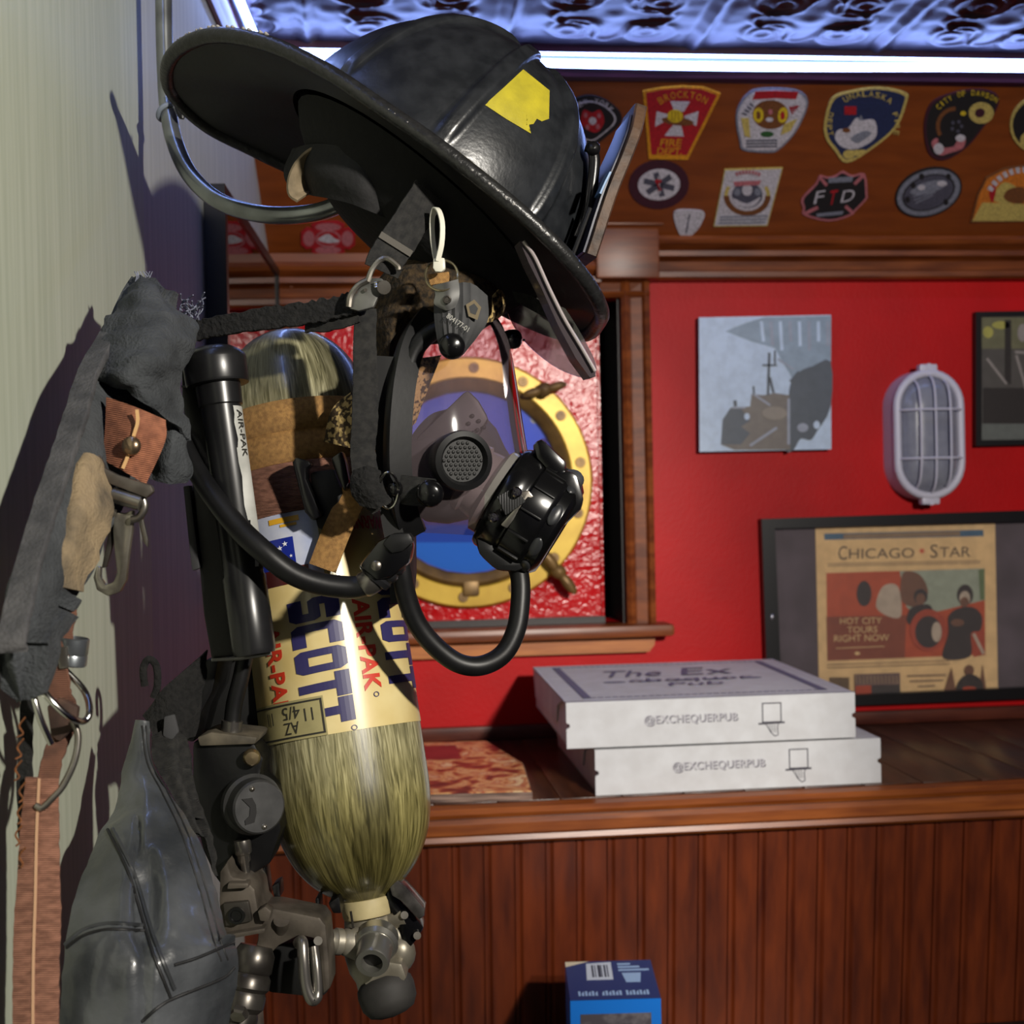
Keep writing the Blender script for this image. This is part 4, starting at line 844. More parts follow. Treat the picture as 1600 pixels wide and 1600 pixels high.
# yellow sticker lying on the shell
def on_shell(px, py, h): 
    r = ray(px, py); hit = dbvh.ray_cast(C0, r); return (hit[0] + hit[1] * (h if hit[1].dot(r) < 0 else -h)) if hit[0] else P(px, py, 1.0)
def shell_patch(mb, ptsx, h, n=8):
    cx, cy = sum(p[0] for p in ptsx) / len(ptsx), sum(p[1] for p in ptsx) / len(ptsx); m = len(ptsx); rim = []
    for i in range(m):
        a_, c_ = ptsx[i], ptsx[(i + 1) % m]; rim += [(a_[0] + (c_[0] - a_[0]) * k / n, a_[1] + (c_[1] - a_[1]) * k / n) for k in range(n)]
    vs = [on_shell(cx, cy, h)]; N_ = len(rim); fs = []
    for lv in range(1, 7): vs += [on_shell(cx + (x - cx) * lv / 6, cy + (y - cy) * lv / 6, h) for x, y in rim]
    for i in range(N_): fs.append([0, 1 + i, 1 + (i + 1) % N_])
    for lv in range(5):
        for i in range(N_): fs.append([1 + lv * N_ + i, 1 + (lv + 1) * N_ + i, 1 + (lv + 1) * N_ + (i + 1) % N_, 1 + lv * N_ + (i + 1) % N_])
    mb.add(vs, fs)
b = MB(); shell_patch(b, [(757, 164), (786, 138), (817, 109), (858, 142), (857, 186), (846, 190), (838, 186), (833, 194), (822, 196), (826, 202), (829, 209), (790, 186)], .0006)
b.build('yellow_sticker', mat('yellow_reflective', (186, 172, 46), .42, c2=(164, 152, 44), ns=60, bump=.3, bs=420, bdist=.0005), helmet, smooth=60, recalc=False)
# front leather shield and its holder
path = catmull([P(x, y, 1.09) for x, y in ((992, 176), (980, 215), (962, 258), (944, 300), (930, 340), (918, 378), (907, 412))], 5)
wl = [.050, .075, .090, .098, .10, .10, .098]; n = len(path)
ws = [wl[min(6, int(i / (n - 1) * 6))] + (wl[min(6, int(i / (n - 1) * 6) + 1)] - wl[min(6, int(i / (n - 1) * 6))]) * ((i / (n - 1) * 6) % 1) for i in range(n)]
wdir = (e3 * .98 + hr * -.02 - hu * .06).normalized()
b = MB(); b.ribbon(path, ws, .010, wdir); b.build('leather_front', mat('shield_leather', (84, 60, 42), .6, c2=(50, 36, 26), ns=60, bump=.6, bs=120, bdist=.0015), helmet)
b = MB(); back = [p - hr * .0066 - hu * .001 for p in path[2:-1]]; b.ribbon(back, [x * .93 for x in ws[2:-1]], .003, wdir); b.build('shield_backing', mat('shield_backing', (40, 42, 62), .4), helmet)
b = MB(); b.ribbon(catmull([P(x, y, 1.035) for x, y in ((950, 272), (942, 288), (934, 306))], 3), .02, .002, wdir); b.build('blue_tag', mat('blue_tag', (88, 128, 172), .4), helmet)  # light blue strip painted in as the LED reflection on the backing
b = MB(); b.tube(catmull([P(x, y, 1.07) for x, y in ((915, 228), (924, 232), (929, 250), (926, 285), (921, 320), (914, 345), (903, 372))], 5), .0048, 10); b.ball(P(927, 232, 1.065), [hr * .006, hu * .006, e3 * .006], 12)
b.tube(catmull([P(x, y, 1.05) for x, y in ((922, 325), (912, 352), (900, 385), (893, 402))], 3), .002, 8)
b.build('shield_holder', mat('holder_black', (18, 17, 18), .3), helmet)
# dark liner skirt, suspension and ear flaps
b = MB(); lo = []
for k, (dn, sc, sh) in enumerate(((0, .95, 0), (.012, .88, .002), (.026, .78, .008), (.040, .62, .016), (.046, .4, .02), (.048, .02, .02))):
    lo.append([Hc + e1 * (A_ * sc * math.cos(2 * math.pi * i / 40) + sh) + hb * (B_ * sc * math.sin(2 * math.pi * i / 40)) - hc * (dn + .005) for i in range(40)])
loft(b, lo, (True, True)); b.build('liner', mat('liner_black', (6, 6, 7), .9, c2=(10, 10, 11), ns=40, bump=.4, bs=120), helmet)
b = MB(); b.ribbon(catmull([P(x, y, 1.06) for x, y in ((513, 232), (494, 239), (476, 258), (466, 280), (465, 300), (474, 308))], 6), .020, .003, (hr * .75 + hu * .15 + e3 * .8)); b.build('suspension_band', mat('tan_band', (134, 118, 92), .8, c2=(100, 88, 66), ns=60), helmet)
b = MB(); b.sheet([[P(456, 232, 1.09), P(500, 224, 1.04), P(560, 236, 1.02), P(610, 262, 1.03)], [P(445, 275, 1.09), P(492, 270, 1.045), P(556, 285, 1.02), P(612, 300, 1.03)], [P(462, 304, 1.09), P(505, 308, 1.05), P(560, 322, 1.03), P(618, 348, 1.04)]], .006, disp=lambda u, v, p: .003 * noise.noise(p * 40)); b.build('ear_flap', mat('flap_black', (20, 20, 21), .8, c2=(32, 31, 32), ns=30, bump=.4, bs=150), helmet)
b = MB(); b.sheet([[P(540, 300, 1.12), P(600, 318, 1.10), P(680, 330, 1.09)], [P(545, 322, 1.12), P(590, 352, 1.10), P(668, 372, 1.09)], [P(556, 338, 1.12), P(590, 366, 1.11), P(650, 392, 1.10)]], .006); b.build('ear_flap', fuzz, helmet)
# chin strap from the helmet to the buckle
b = MB(); b.ribbon(catmull([P(x, y, d) for x, y, d in ((672, 300, 1.0), (652, 330, .995), (628, 368, .99), (606, 400, .985), (596, 424, .985))], 6), .0275, .003, hr * .72 - hu * .5 + e3 * .2, fuzz=.0006); cs = b.build('chin_strap', webb, helmet)
b = MB(); b.ribbon([P(621, 377, .984), P(616, 386, .984)], .028, .0012, hr * .72 - hu * .5 + e3 * .2); b.build('stitch_bar', mat('pale_stitch', (84, 80, 74), .8), cs)
# folding eye shields
def plate(mb, pts, th, nrm): mb.prism(pts, V(nrm).normalized() * th)
b = MB(); o = sm([(793, 470), (800, 505), (826, 540), (866, 572), (903, 588), (927, 589), (931, 570), (918, 540), (890, 492), (860, 456), (826, 446)], 5)
vs_ = []; 
for x, y in o: vs_.append(P(x, y, 1.09 + .05 * (900 - x) / 110 * .3))
b.prism(vs_, F * .0022); b.build('eye_shield', visg, helmet, smooth=0)
b = MB(); o = [(812, 377), (818, 376), (834, 402), (856, 450), (880, 498), (908, 545), (929, 578), (931, 588), (922, 590), (900, 560), (872, 508), (846, 450), (826, 410)]
b.prism([P(x, y, .985) for x, y in o], F * .02 + R * -.004); b.build('eye_shield', glass('visor_edge', (120, 108, 112), .12, .1, .35, (110, 100, 104)), helmet, smooth=0)
b = MB(); b.tube(catmull([P(x, y, .983) for x, y in ((818, 377), (836, 402), (858, 450), (882, 498), (910, 545), (930, 580))], 5), .0014, 8); b.build('shield_rim', mat('visor_rim', (150, 140, 140), .3), helmet)
b = MB(); b.sheet([[P(800, 455, 1.06), P(830, 462, 1.055), P(862, 482, 1.05)], [P(806, 470, 1.06), P(832, 486, 1.055), P(858, 498, 1.05)]], .003, disp=lambda u, v, p: .003 * noise.noise(p * 90)); b.build('shield_bracket', fuzz, helmet)
# ---------------------------------------------------------------- bent pipe that carries the helmet
pts = [(252, -420, 1.235), (254, -150, 1.235), (256, 20, 1.235), (258, 100, 1.235), (262, 165, 1.23), (273, 222, 1.215), (296, 272, 1.20), (336, 311, 1.18), (385, 330, 1.165), (440, 337, 1.15), (498, 331, 1.14), (548, 312, 1.13)]
path = catmull([P(*q) for q in pts], 8); path = [V((p.x, p.y, min(p.z, ZC - .002))) for p in path]
hook = thing('pipe_hook', 'bent dark metal pipe hook curving off the left wall under the helmet', 'hook', path[len(path) // 2])
b = MB(); b.tube(path, .0078, 18); b.build('bent_pipe', pipe_m, hook)
b = MB(); p = P(262, 176, 1.228); T = (P(265, 195, 1.224) - P(260, 155, 1.231)).normalized(); a_ = T.orthogonal().normalized(); c_ = T.cross(a_); tl = (T * .35 + R * .1)
b.tube([p + (a_ * math.cos(q * .2618) + c_ * math.sin(q * .2618)) * .0098 + tl * (.010 * math.cos(q * .2618 - 1.2)) for q in range(24)], .0022, 8, closed=True); b.build('cable_tie', mat('grey_tie', (120, 128, 140), .4), hook)
b = MB(); b.tube(catmull([P(x, y, 1.21) for x, y in ((272, 142), (275, 160), (279, 176), (285, 184), (283, 172), (277, 158))], 4), .0022, 8); b.build('tie_wire', rub, hook); b = MB(); b.tube(catmull([P(x, y, 1.13) for x, y in ((276, 144), (288, 147), (300, 145), (306, 138))], 3), .0016, 6); b.build('tie_wire', rub, hook)
# ---------------------------------------------------------------- composite air cylinder
A0, B0 = P(455, 600, 1.15), P(549, 1250, 1.09); AX = (B0 - A0).normalized(); LC = (B0 - A0).length; RC = .066
mid = (A0 + B0) / 2; vr0 = (mid - C0).normalized(); v0 = -(vr0 - AX * vr0.dot(AX)).normalized(); vr = AX.cross(v0)
if vr.dot(R) < 0: vr = -vr
def CY(al, s, r=RC): q = math.radians(al); return A0 + AX * (s * LC) + (v0 * math.cos(q) + vr * math.sin(q)) * r
def prof_r(h):  # h in metres along the axis
    if h < .040: t_ = (h + .048) / .088; return RC * math.sqrt(max(0, 1 - (1 - t_) ** 2.3)) if t_ > 0 else 0
    e = LC - .012
    if h > e: t_ = (h - e) / .094; return max(.0175, RC * math.sqrt(max(0, 1 - min(1, t_) ** 2.2)))
    return RC
cyl_t = thing('air_cylinder', 'scuffed yellow fiberglass air cylinder with cream label hanging valve down', 'air cylinder', B0)
fib = bpy.data.materials.new('fiberglass_wrap'); fib.use_nodes = True; nt = fib.node_tree; bs_ = nt.nodes['Principled BSDF']
bs_.inputs['Roughness'].default_value = .3; bs_.inputs['Coat Weight'].default_value = .5; bs_.inputs['Coat Roughness'].default_value = .12
at = nt.nodes.new('ShaderNodeAttribute'); at.attribute_name = 'wrap'
def nz(sc, st, det, dist=0):
    mp = nt.nodes.new('ShaderNodeMapping'); mp.inputs['Scale'].default_value = st; nt.links.new(at.outputs['Vector'], mp.inputs[0])
    n = nt.nodes.new('ShaderNodeTexNoise'); n.inputs['Scale'].default_value = sc; n.inputs['Detail'].default_value = det; n.inputs['Distortion'].default_value = dist; nt.links.new(mp.outputs[0], n.inputs['Vector']); return n
def ramp(src, *st):
    r = nt.nodes.new('ShaderNodeValToRGB'); e = r.color_ramp.elements; e[0].position, e[0].color = st[0][0], lin(st[0][1]); e[1].position, e[1].color = st[-1][0], lin(st[-1][1])
    for p, c in st[1:-1]: q = e.new(p); q.color = lin(c)
    nt.links.new(src, r.inputs[0]); return r
def mixc(kind, fac, a_, c_):
    m = nt.nodes.new('ShaderNodeMix'); m.data_type = 'RGBA'; m.blend_type = kind
    if isinstance(fac, float): m.inputs[0].default_value = fac
    else: nt.links.new(fac, m.inputs[0])
    nt.links.new(a_, m.inputs[6]); nt.links.new(c_, m.inputs[7]); return m
fibres = ramp(nz(9, (9, 1.6, 1), 8, 1.2).outputs[0], (.34, (112, 110, 88)), (.50, (164, 160, 134)), (.66, (208, 204, 180)))
big = ramp(nz(2.4, (1.6, 1, 1), 4, .3).outputs[0], (.38, (104, 100, 84)), (.54, (255, 252, 242)))
hgt = nt.nodes.new('ShaderNodeSeparateXYZ'); nt.links.new(at.outputs['Vector'], hgt.inputs[0])
olv = ramp(hgt.outputs[1], (.12, (226, 226, 214)), (.45, (236, 232, 214)), (.74, (236, 235, 222)), (.84, (206, 200, 146)), (1.0, (138, 132, 92)))
olv.color_ramp.interpolation = 'B_SPLINE'
m1 = mixc('MULTIPLY', .75, fibres.outputs[0], big.outputs[0]); m2 = mixc('MULTIPLY', 1.0, m1.outputs[2], olv.outputs[0]); nt.links.new(m2.outputs[2], bs_.inputs['Base Color'])
bp = nt.nodes.new('ShaderNodeBump'); bp.inputs['Strength'].default_value = .12; bp.inputs['Distance'].default_value = .001; nt.links.new(nz(12, (14, 1.5, 1), 4).outputs[0], bp.inputs['Height']); nt.links.new(bp.outputs[0], bs_.inputs['Normal'])
HH = LC + .082
pr = [(prof_r(-.048 + (HH + .048) * k / 110), -.048 + (HH + .048) * k / 110) for k in range(111)]
b = MB(); b.lathe(pr, A0, AX, 96, ref=v0); body = b.build('cylinder_body', fib, cyl_t)
wa = body.data.attributes.new('wrap', 'FLOAT_VECTOR', 'POINT')
for i, v in enumerate(body.data.vertices):
    p = v.co + ORG[cyl_t.name] - A0; h = p.dot(AX); q = p - AX * h; an = math.atan2(q.dot(vr), q.dot(v0)); wa.data[i].vector = (an * .3 / 1.0, (h + .048) / (HH + .048), math.cos(an * .5) * .2)
def cpatch(mb, a0_, a1_, s0, s1, h, mi=0, na_=28, ns_=4, wob=0):
    vs = [CY(a0_ + (a1_ - a0_) * i / na_, s0 + (s1 - s0) * j / ns_, RC + h) for j in range(ns_ + 1) for i in range(na_ + 1)]
    mb.add(vs, [[j * (na_ + 1) + i, j * (na_ + 1) + i + 1, (j + 1) * (na_ + 1) + i + 1, (j + 1) * (na_ + 1) + i] for j in range(ns_) for i in range(na_)], mi)
def ctext(mb, txt, al_base, al_top, s0, s1, h, mi=0, flip=False, bold=.02, sp=1.0, slant=0.0):
    vs, fs, _ = glyphs(txt, sp, bold); vs, fs = split_long(vs, fs, 10)
    if flip: mb.add([CY(al_base + (al_top - al_base) * (1 - x), s0 + (s1 - s0) * y, RC + h) for x, y in vs], fs, mi)
    else: mb.add([CY(al_base + (al_top - al_base) * y, s0 + (s1 - s0) * (x + slant * y), RC + h) for x, y in vs], fs, mi)
crm = mat('label_cream', (226, 208, 152), .32, c2=(206, 182, 118), ns=16, coat=.4); lbl = mat('label_navy', (50, 46, 92), .4); lrd = mat('label_red', (202, 56, 34), .4)
SL = lambda px: (px - 600) / 650.0
b = MB(); cpatch(b, -120, 110, SL(928), SL(1152), .0006, na_=60, ns_=10); lab = b.build('label', crm, cyl_t, recalc=False)
def block_letter(mb, ch, a0_, a1_, s0, s1, h):
    # heavy slab letters read downwards, letter tops to the right
    u = lambda x, y: CY(a0_ + (a1_ - a0_) * y, s0 + (s1 - s0) * (x - .10 * y + .05), RC + h)
    half = [(.5, 1), (.16, 1), (.02, .86), (.02, .14), (.16, 0), (.5, 0), (.5, .27), (.32, .27), (.32, .73), (.5, .73)]
    shp = {'C': [[(.95, 1), (.18, 1), (.02, .86), (.02, .14), (.18, 0), (.95, 0), (.95, .28), (.34, .28), (.34, .72), (.95, .72)]],
           'O': [half, [(1.0 - x, y) for x, y in half]],
           'T': [[(0, 1), (1.03, 1), (1.03, .72), (.69, .72), (.69, 0), (.34, 0), (.34, .72), (0, .72)]],
           'S': [[(.95, 1), (.16, 1), (.02, .87), (.02, .52), (.14, .40), (.64, .40), (.64, .28), (.05, .28), (.05, 0), (.82, 0), (.97, .13), (.97, .50), (.85, .62), (.34, .62), (.34, .72), (.95, .72)]]}
    for pts in shp[ch]:
        v2, f2 = split_long(pts, [list(range(len(pts)))], 12); mb.add([u(*p) for p in v2], f2)
for a0_, a1_, pa, pb in ((-25, 11, 955, 1140), (40, 82, 930, 1105)):
    b = MB(); w_ = (pb - pa) / 5
    for k, ch in enumerate('SCOTT'): block_letter(b, ch, a0_, a1_, SL(pa + w_ * k), SL(pa + w_ * (k + .93)), .0012 + .00002 * k)
    b.build('blue_lettering', lbl, lab, smooth=0, recalc=False)
for q in ((20, 33, 965, 1100), (-48, -34, 985, 1118)): b = MB(); ctext(b, 'AIR-PAK', q[0], q[1], SL(q[2]), SL(q[3]), .0012, bold=.035, sp=1.05); b.build('red_lettering', lrd, lab, smooth=0, recalc=False)
for a_, s_ in ((28, 1106), (9, 1148), (76, 1112)):
    b = MB()
    for k in range(10):
        q0, q1 = k * .628, (k + 1) * .628; b.add([CY(a_ + 2.2 * math.cos(q) * r_, SL(s_ + 4 * math.sin(q) * r_), RC + .0013) for q, r_ in ((q0, 1), (q1, 1), (q1, .7), (q0, .7))], [[0, 1, 2, 3]])
    b.build('mark_ring', lbl, lab, smooth=0, recalc=False)
b = MB(); cpatch(b, -75, -9, SL(1096), SL(1152), .0016); st_ = b.build('test_sticker', mat('sticker_olive', (168, 158, 112), .4, c2=(146, 138, 96), ns=30), cyl_t, recalc=False)
b = MB()
for a0_, a1_, s0, s1 in ((-74, -10, 1099, 1101.5), (-74, -10, 1146, 1148.5), (-11.3, -10, 1099, 1148.5)): cpatch(b, a0_, a1_, SL(s0), SL(s1), .0021, ns_=1)
ctext(b, 'AZ', -40, -28, SL(1126), SL(1143), .0021, flip=True, bold=0); ctext(b, '4/5', -40, -26, SL(1104), SL(1122), .0021, flip=True, bold=0); ctext(b, '11', -23, -17, SL(1110), SL(1128), .0021, flip=True, bold=0); ctext(b, '11', -56, -50, SL(1108), SL(1126), .0021, flip=True, bold=0)
b.build('handwriting', mat('marker_ink', (44, 42, 36), .6), st_, smooth=0, recalc=False)
# upper decals: flag sticker and warning label
b = MB(); cpatch(b, -70, 4, SL(826), SL(930), .0006); fl_ = b.build('flag_decal', mat('decal_white', (204, 206, 214), .35, c2=(150, 160, 190), ns=24), cyl_t, recalc=False)
b = MB(); cpatch(b, -46, -14, SL(862), SL(906), .0010); b.build('flag_canton', mat('flag_blue', (24, 40, 132), .35), fl_, recalc=False)
b = MB(); cpatch(b, -50, -6, SL(906), SL(930), .0011); b.build('flag_stripe', mat('flag_maroon', (98, 28, 26), .35, c2=(60, 18, 18), ns=30), fl_, recalc=False)
b = MB()
for k in range(13):
    ca, cs = -42 + (k * 7.3) % 26, 866 + (k * 13.7) % 36; pts_ = []
    for j in range(10): r_ = (1 if j % 2 == 0 else .4) * (1.0 if k % 3 == 0 else .6); pts_.append(CY(ca + 2.2 * r_ * math.sin(j * .628), SL(cs - 4.4 * r_ * math.cos(j * .628)), RC + .0015))
    b.add(pts_, [list(range(10))])
b.build('flag_stars', mat('star_white', (226, 226, 232), .4), fl_, smooth=0, recalc=False)
b = MB(); cpatch(b, -30, -8, SL(832), SL(840), .0012); cpatch(b, -22, -10, SL(842), SL(846), .0012); b.build('eagle_beak', mat('beak_yellow', (212, 160, 40), .4), fl_, recalc=False)
b = MB(); cpatch(b, 12, 78, SL(806), SL(930), .0006); wl_ = b.build('warning_label', crm, cyl_t, recalc=False)
b = MB(); ctext(b, 'WARNING', 16, 60, SL(842), SL(862), .0012, flip=True, bold=.02)
b.build('red_warning_text', lrd, wl_, smooth=0, recalc=False)
# neck and valve
nk = A0 + AX * (LC + .078)
b = MB(); b.lathe([(.0175, 0), (.0205, .002), (.0205, .013), (.0195, .016), (.017, .017)], nk, AX, 32); b.build('neck_collar', mat('neck_cream', (196, 182, 138), .5, c2=(166, 152, 112), ns=30), cyl_t)
vb = P(578, 1468, 1.075)
b = MB(); vx = (P(590, 1545, 1.07) - P(570, 1405, 1.08)).normalized()
o_ = P(571, 1412, 1.08); b.lathe([(.0165, 0), (.0185, .008), (.0200, .018), (.0225, .028), (.0225, .040), (.0205, .052), (.0165, .060), (.015, .075), (.0, .076)], o_, vx, 28)
b.ball(P(610, 1462, 1.08), [hr * .017, hu * .013, e3 * .014], 20); b.cyl(P(600, 1440, 1.08), P(634, 1428, 1.075), .0095, 16)
b.ball(P(625, 1490, 1.075), [hr * .013, hu * .016, e3 * .012], 16); vbod = b.build('valve_body', alum, cyl_t)
b = MB(); nd = (-F * .90 - U * .30 - R * .05).normalized(); q0 = P(590, 1468, 1.055); b.lathe([(.0165, -.004), (.0165, .004), (.0175, .006), (.0155, .010), (.0145, .010), (.0135, .014), (.0135, .028), (.0125, .030), (.0085, .030), (.008, .022), (.0, .021)], q0, nd, 6 * 5); b.build('outlet_nozzle', mat('nozzle_steel', (168, 166, 158), .3, .85), cyl_t)
b = MB(); b.lathe([(.0098, 0), (.0001, .0001)], q0 + nd * .0225, nd, 20); b.build('outlet_bore', black, cyl_t)
b = MB(); hw = P(600, 1536, 1.065); ha = (P(610, 1575, 1.06) - P(592, 1515, 1.07)).normalized(); b.lathe([(.0, -.004), (.0185, -.004), (.0225, 0), (.0235, .006), (.0225, .016), (.018, .023), (.010, .026), (.0, .027)], hw, ha, 36); b.build('rubber_bumper', mat('bumper_rubber', (30, 29, 28), .7, c2=(48, 46, 44), ns=40), cyl_t)
b = MB(); b.ext([(556, 1514), (590, 1500), (628, 1506), (636, 1528), (624, 1546), (592, 1548), (570, 1540)], 1.05, .03, bevel=.003); b.build('valve_stem', alum, cyl_t)
b = MB(); b.ext([(606, 1378), (620, 1374), (634, 1386), (664, 1420), (663, 1432), (655, 1438), (626, 1408), (612, 1400)], 1.06, .02, bevel=.002); b.build('guard_lever', mat('lever_bright', (120, 116, 112), .2, .7, c2=(60, 58, 56), ns=60), cyl_t)
b = MB(); b.ext([(603, 1382), (628, 1412), (655, 1440), (662, 1450), (650, 1470), (640, 1482), (628, 1470), (622, 1440), (606, 1420)], 1.068, .022, bevel=.002); b.build('guard_plate', glb, cyl_t)
for x, y in ((632, 1430), (652, 1462)): b = MB(); b.cyl(P(x, y, 1.068), P(x, y, 1.064), .0032, 12); b.build('guard_rivet', stl, cyl_t)
b = MB()
for pts_ in ([(548, 1424), (552, 1450)],): b.tube([P(x, y, 1.054) for x, y in pts_], .001, 6)
b.build('casting_seam', dstl, cyl_t)
# ---------------------------------------------------------------- face mask
mask = thing('face_mask', 'clear full-face breathing mask with black rubber nose cup under the helmet', 'breathing mask', P(720, 700, 1.08))
LR = [(478, 700, 772, .030), (505, 672, 788, .048), (540, 651, 799, .062), (590, 638, 808, .072), (650, 631, 817, .078), (710, 629, 827, .080), (760, 632, 836, .078), (800, 640, 836, .070), (832, 652, 815, .055)]
MD = 1.085
def lens_rows(k=1.0, a0=-1.0, a1=1.0, nseg=14):
    out = []
    for y, xl_, xr_, w2 in LR:
        row = []
        for i in range(nseg + 1):
            q = math.radians(90 * (a0 + (a1 - a0) * i / nseg)); row.append(P(xl_ + (xr_ - xl_) * k * max(0, math.cos(q)) ** .8, y + 10 * math.cos(q), MD + w2 * k * math.sin(q)))
        out.append(row)
    return out
rows = lens_rows(); gcols = [catmull([r[i] for r in rows], 5) for i in range(15)]; hN = len(gcols[0])
b = MB(); b.add([gcols[i][j] for j in range(hN) for i in range(15)], [[j * 15 + i, j * 15 + i + 1, (j + 1) * 15 + i + 1, (j + 1) * 15 + i] for j in range(hN - 1) for i in range(14)])
b.build('clear_lens', lens, mask, smooth=180, recalc=False)
b = MB(); ln = [P(x, y, MD - w2 * 1.0) for y, x, _, w2 in LR]; b.ribbon(catmull([p - R * .004 for p in ln], 5), .020, .011, R * .8 + F * .5); b.ribbon(catmull([P(x - 4, y, MD + w2) for y, x, _, w2 in LR], 5), .020, .010, R * .8 - F * .5)
b.tube(catmull([P(LR[0][1], LR[0][0] + 4, MD - .03), P(740, 470, MD - .02), P(772, 478, MD), P(740, 468, MD + .03), P(LR[0][1], LR[0][0] + 4, MD + .03)], 5), .006, 10)
b.build('face_seal', rub, mask)
b = MB(); b.ribbon(catmull([P(x, y, 1.03) for x, y in ((604, 560), (600, 640), (606, 720), (612, 800), (622, 860), (628, 940))], 5), [.016] * 26, .03, R); b.build('rear_rim', mat('mask_black', (14, 14, 15), .6), mask)
b = MB(); b.tube(catmull([P(x, y, 1.02) for x, y in ((700, 508), (668, 524), (644, 556), (632, 610), (626, 690), (624, 760), (632, 812))], 6), .0072, 12); b.build('rubber_bead', rub, mask)
b = MB(); b.ext([(600, 820), (642, 815), (643, 900), (640, 935), (628, 938), (606, 900)], 1.045, .06, bevel=.004); b.build('chin_block', mat('mask_black', (14, 14, 15), .6), mask)
# nose cup
b = MB(); ncr = [[(640, 684, 1.06), (648, 690, 1.03), (652, 700, 1.07), (648, 690, 1.12)]]
cup = lambda cx, cy, rx, ry, rz, k: [P(cx, cy, 1.082) + (hr * math.cos(q) * rx * math.cos(k) + hu * math.sin(q) * ry + e3 * math.cos(q) * rx * 0) for q in [0]]
ax_ = (P(800, 770, 1.07) - P(660, 700, 1.085)).normalized(); up_ = (U - ax_ * U.dot(ax_)).normalized(); sd_ = ax_.cross(up_); o_ = P(660, 705, 1.085); Ls = []
for h, ru, rs in ((0, .036, .052), (.012, .046, .056), (.03, .050, .053), (.046, .044, .046), (.060, .033, .036), (.072, .026, .030), (.080, .025, .028)):
    Ls.append([o_ + ax_ * h + up_ * (ru * math.sin(q * math.pi / 16)) + sd_ * (rs * math.cos(q * math.pi / 16)) for q in range(32)])
loft(b, Ls, (False, True)); b.build('nose_cup', mat('cup_rubber', (48, 49, 50), .55, c2=(60, 61, 62), ns=30, bump=.1, bs=90), mask)
b = MB(); b.ext([(648, 686), (730, 608), (748, 626), (764, 654), (748, 680), (700, 690), (662, 704)], 1.03, .02, bevel=.004); b.build('cup_fin', mat('cup_rubber', (48, 49, 50), .55), mask)
for k, (x, y) in enumerate(((738, 650), (748, 658), (732, 662), (746, 672), (756, 668), (740, 676))): b = MB(); b.ball(P(x, y, 1.029), [hr * .0018, hu * .0018, e3 * .001], 8); b.build('cup_dimple', rub, mask)
vd = (-F * .93 + R * .34 - U * .05).normalized(); vc = P(722, 720, .998)
b = MB(); b.lathe([(.0, -.03), (.020, -.03), (.0225, -.006), (.0232, 0), (.0225, .005), (.0185, .0065), (.0168, .003), (.0160, .001), (.0, .001)], vc, vd, 44); b.build('voice_housing', mat('voice_black', (18, 18, 19), .4), mask)
b = MB(); vx_ = (R - vd * R.dot(vd)).normalized(); vy_ = vd.cross(vx_)
for i in range(-4, 5):
    for j in range(-4, 5):
        x, y = (i + .5 * (j % 2)) * .0037, j * .0033
        if math.hypot(x, y) < .0150: b.ball(vc + vx_ * x + vy_ * y + vd * .0014, [vx_ * .00145, vy_ * .00145, vd * .0012], 8)
b.lathe([(.0, .0008), (.016, .0008), (.016, .0014), (.0, .0014)], vc, vd, 30); b.build('voice_grille', mat('grille_black', (8, 8, 8), .55), mask)
# clear connector neck between cup and regulator
rax = (R * .84 - U * .52 - F * .06).normalized()
rc = P(798, 784, 1.055)
b = MB(); b.lathe([(.026, -.045), (.027, -.03), (.030, -.028), (.030, -.022), (.0275, -.020), (.0285, -.010), (.036, -.006), (.036, .0)], rc - rax * .012, rax, 36, caps=False); b.build('clear_collar', glass('clear_collar', (190, 186, 180), .14, .12, .4, (168, 164, 158)), mask)
# top tab with button, ring and rivets
b = MB(); b.sheet([[P(679, 452, 1.0), P(700, 445, .995), P(735, 442, .995), P(762, 462, 1.0)], [P(678, 490, .998), P(700, 488, .992), P(735, 484, .992), P(763, 498, .998)], [P(682, 525, .998), P(702, 524, .992), P(728, 522, .992), P(748, 524, .998)], [P(688, 552, 1.0), P(704, 560, .996), P(716, 560, .996), P(726, 552, 1.0)]], .004, disp=lambda u, v, p: .0006 * math.sin(u * 60))
tab = b.build('head_tab', mat('ribbed_tab', (44, 45, 46), .7, c2=(56, 56, 57), ns=60), mask)
b = MB(); pl_ = Plane(P(700, 500, .9875), -F); a = Art(pl_); a.text('804177-01', (697, 496), (33, 23), (4, -7), 0); a.build('tab_number', mat('tab_print', (170, 168, 160), .6), tab)
a = Art(Plane(P(738, 482, .9895), -F)); a.poly([(728, 476), (741, 468), (752, 480), (746, 500), (732, 494)], 0); a.poly([(733, 479), (741, 474), (747, 482), (743, 492), (735, 489)], 1); a.build('woven_mark', [mat('mark_tan', (112, 100, 78), .9), mat('ribbed_tab', (44, 45, 46), .7)], tab)
def button(x, y, d, r_, dirv, par, nm='strap_button'):
    b = MB(); b.lathe([(.0, -.008), (r_ * .8, -.008), (r_, -.003), (r_ * 1.02, .002), (r_ * .9, .005), (r_ * .6, .0068), (.0, .0074)], P(x, y, d), dirv, 28); o = b.build(nm, glb, par)
    for k in (-1, 1): b = MB(); b.ball(P(x, y, d) + V(dirv).normalized() * .0068 + R * (.0028 * k) - U * (.001 * k), [R * .0011, U * .0011, V(dirv).normalized() * .0008], 8); b.build('button_hole', black, o)
    return o
button(706, 541, .992, .0098, (-F + R * .1 - U * .1).normalized(), mask); button(801, 530, 1.10, .008, (R * .9 - F * .3).normalized(), mask)
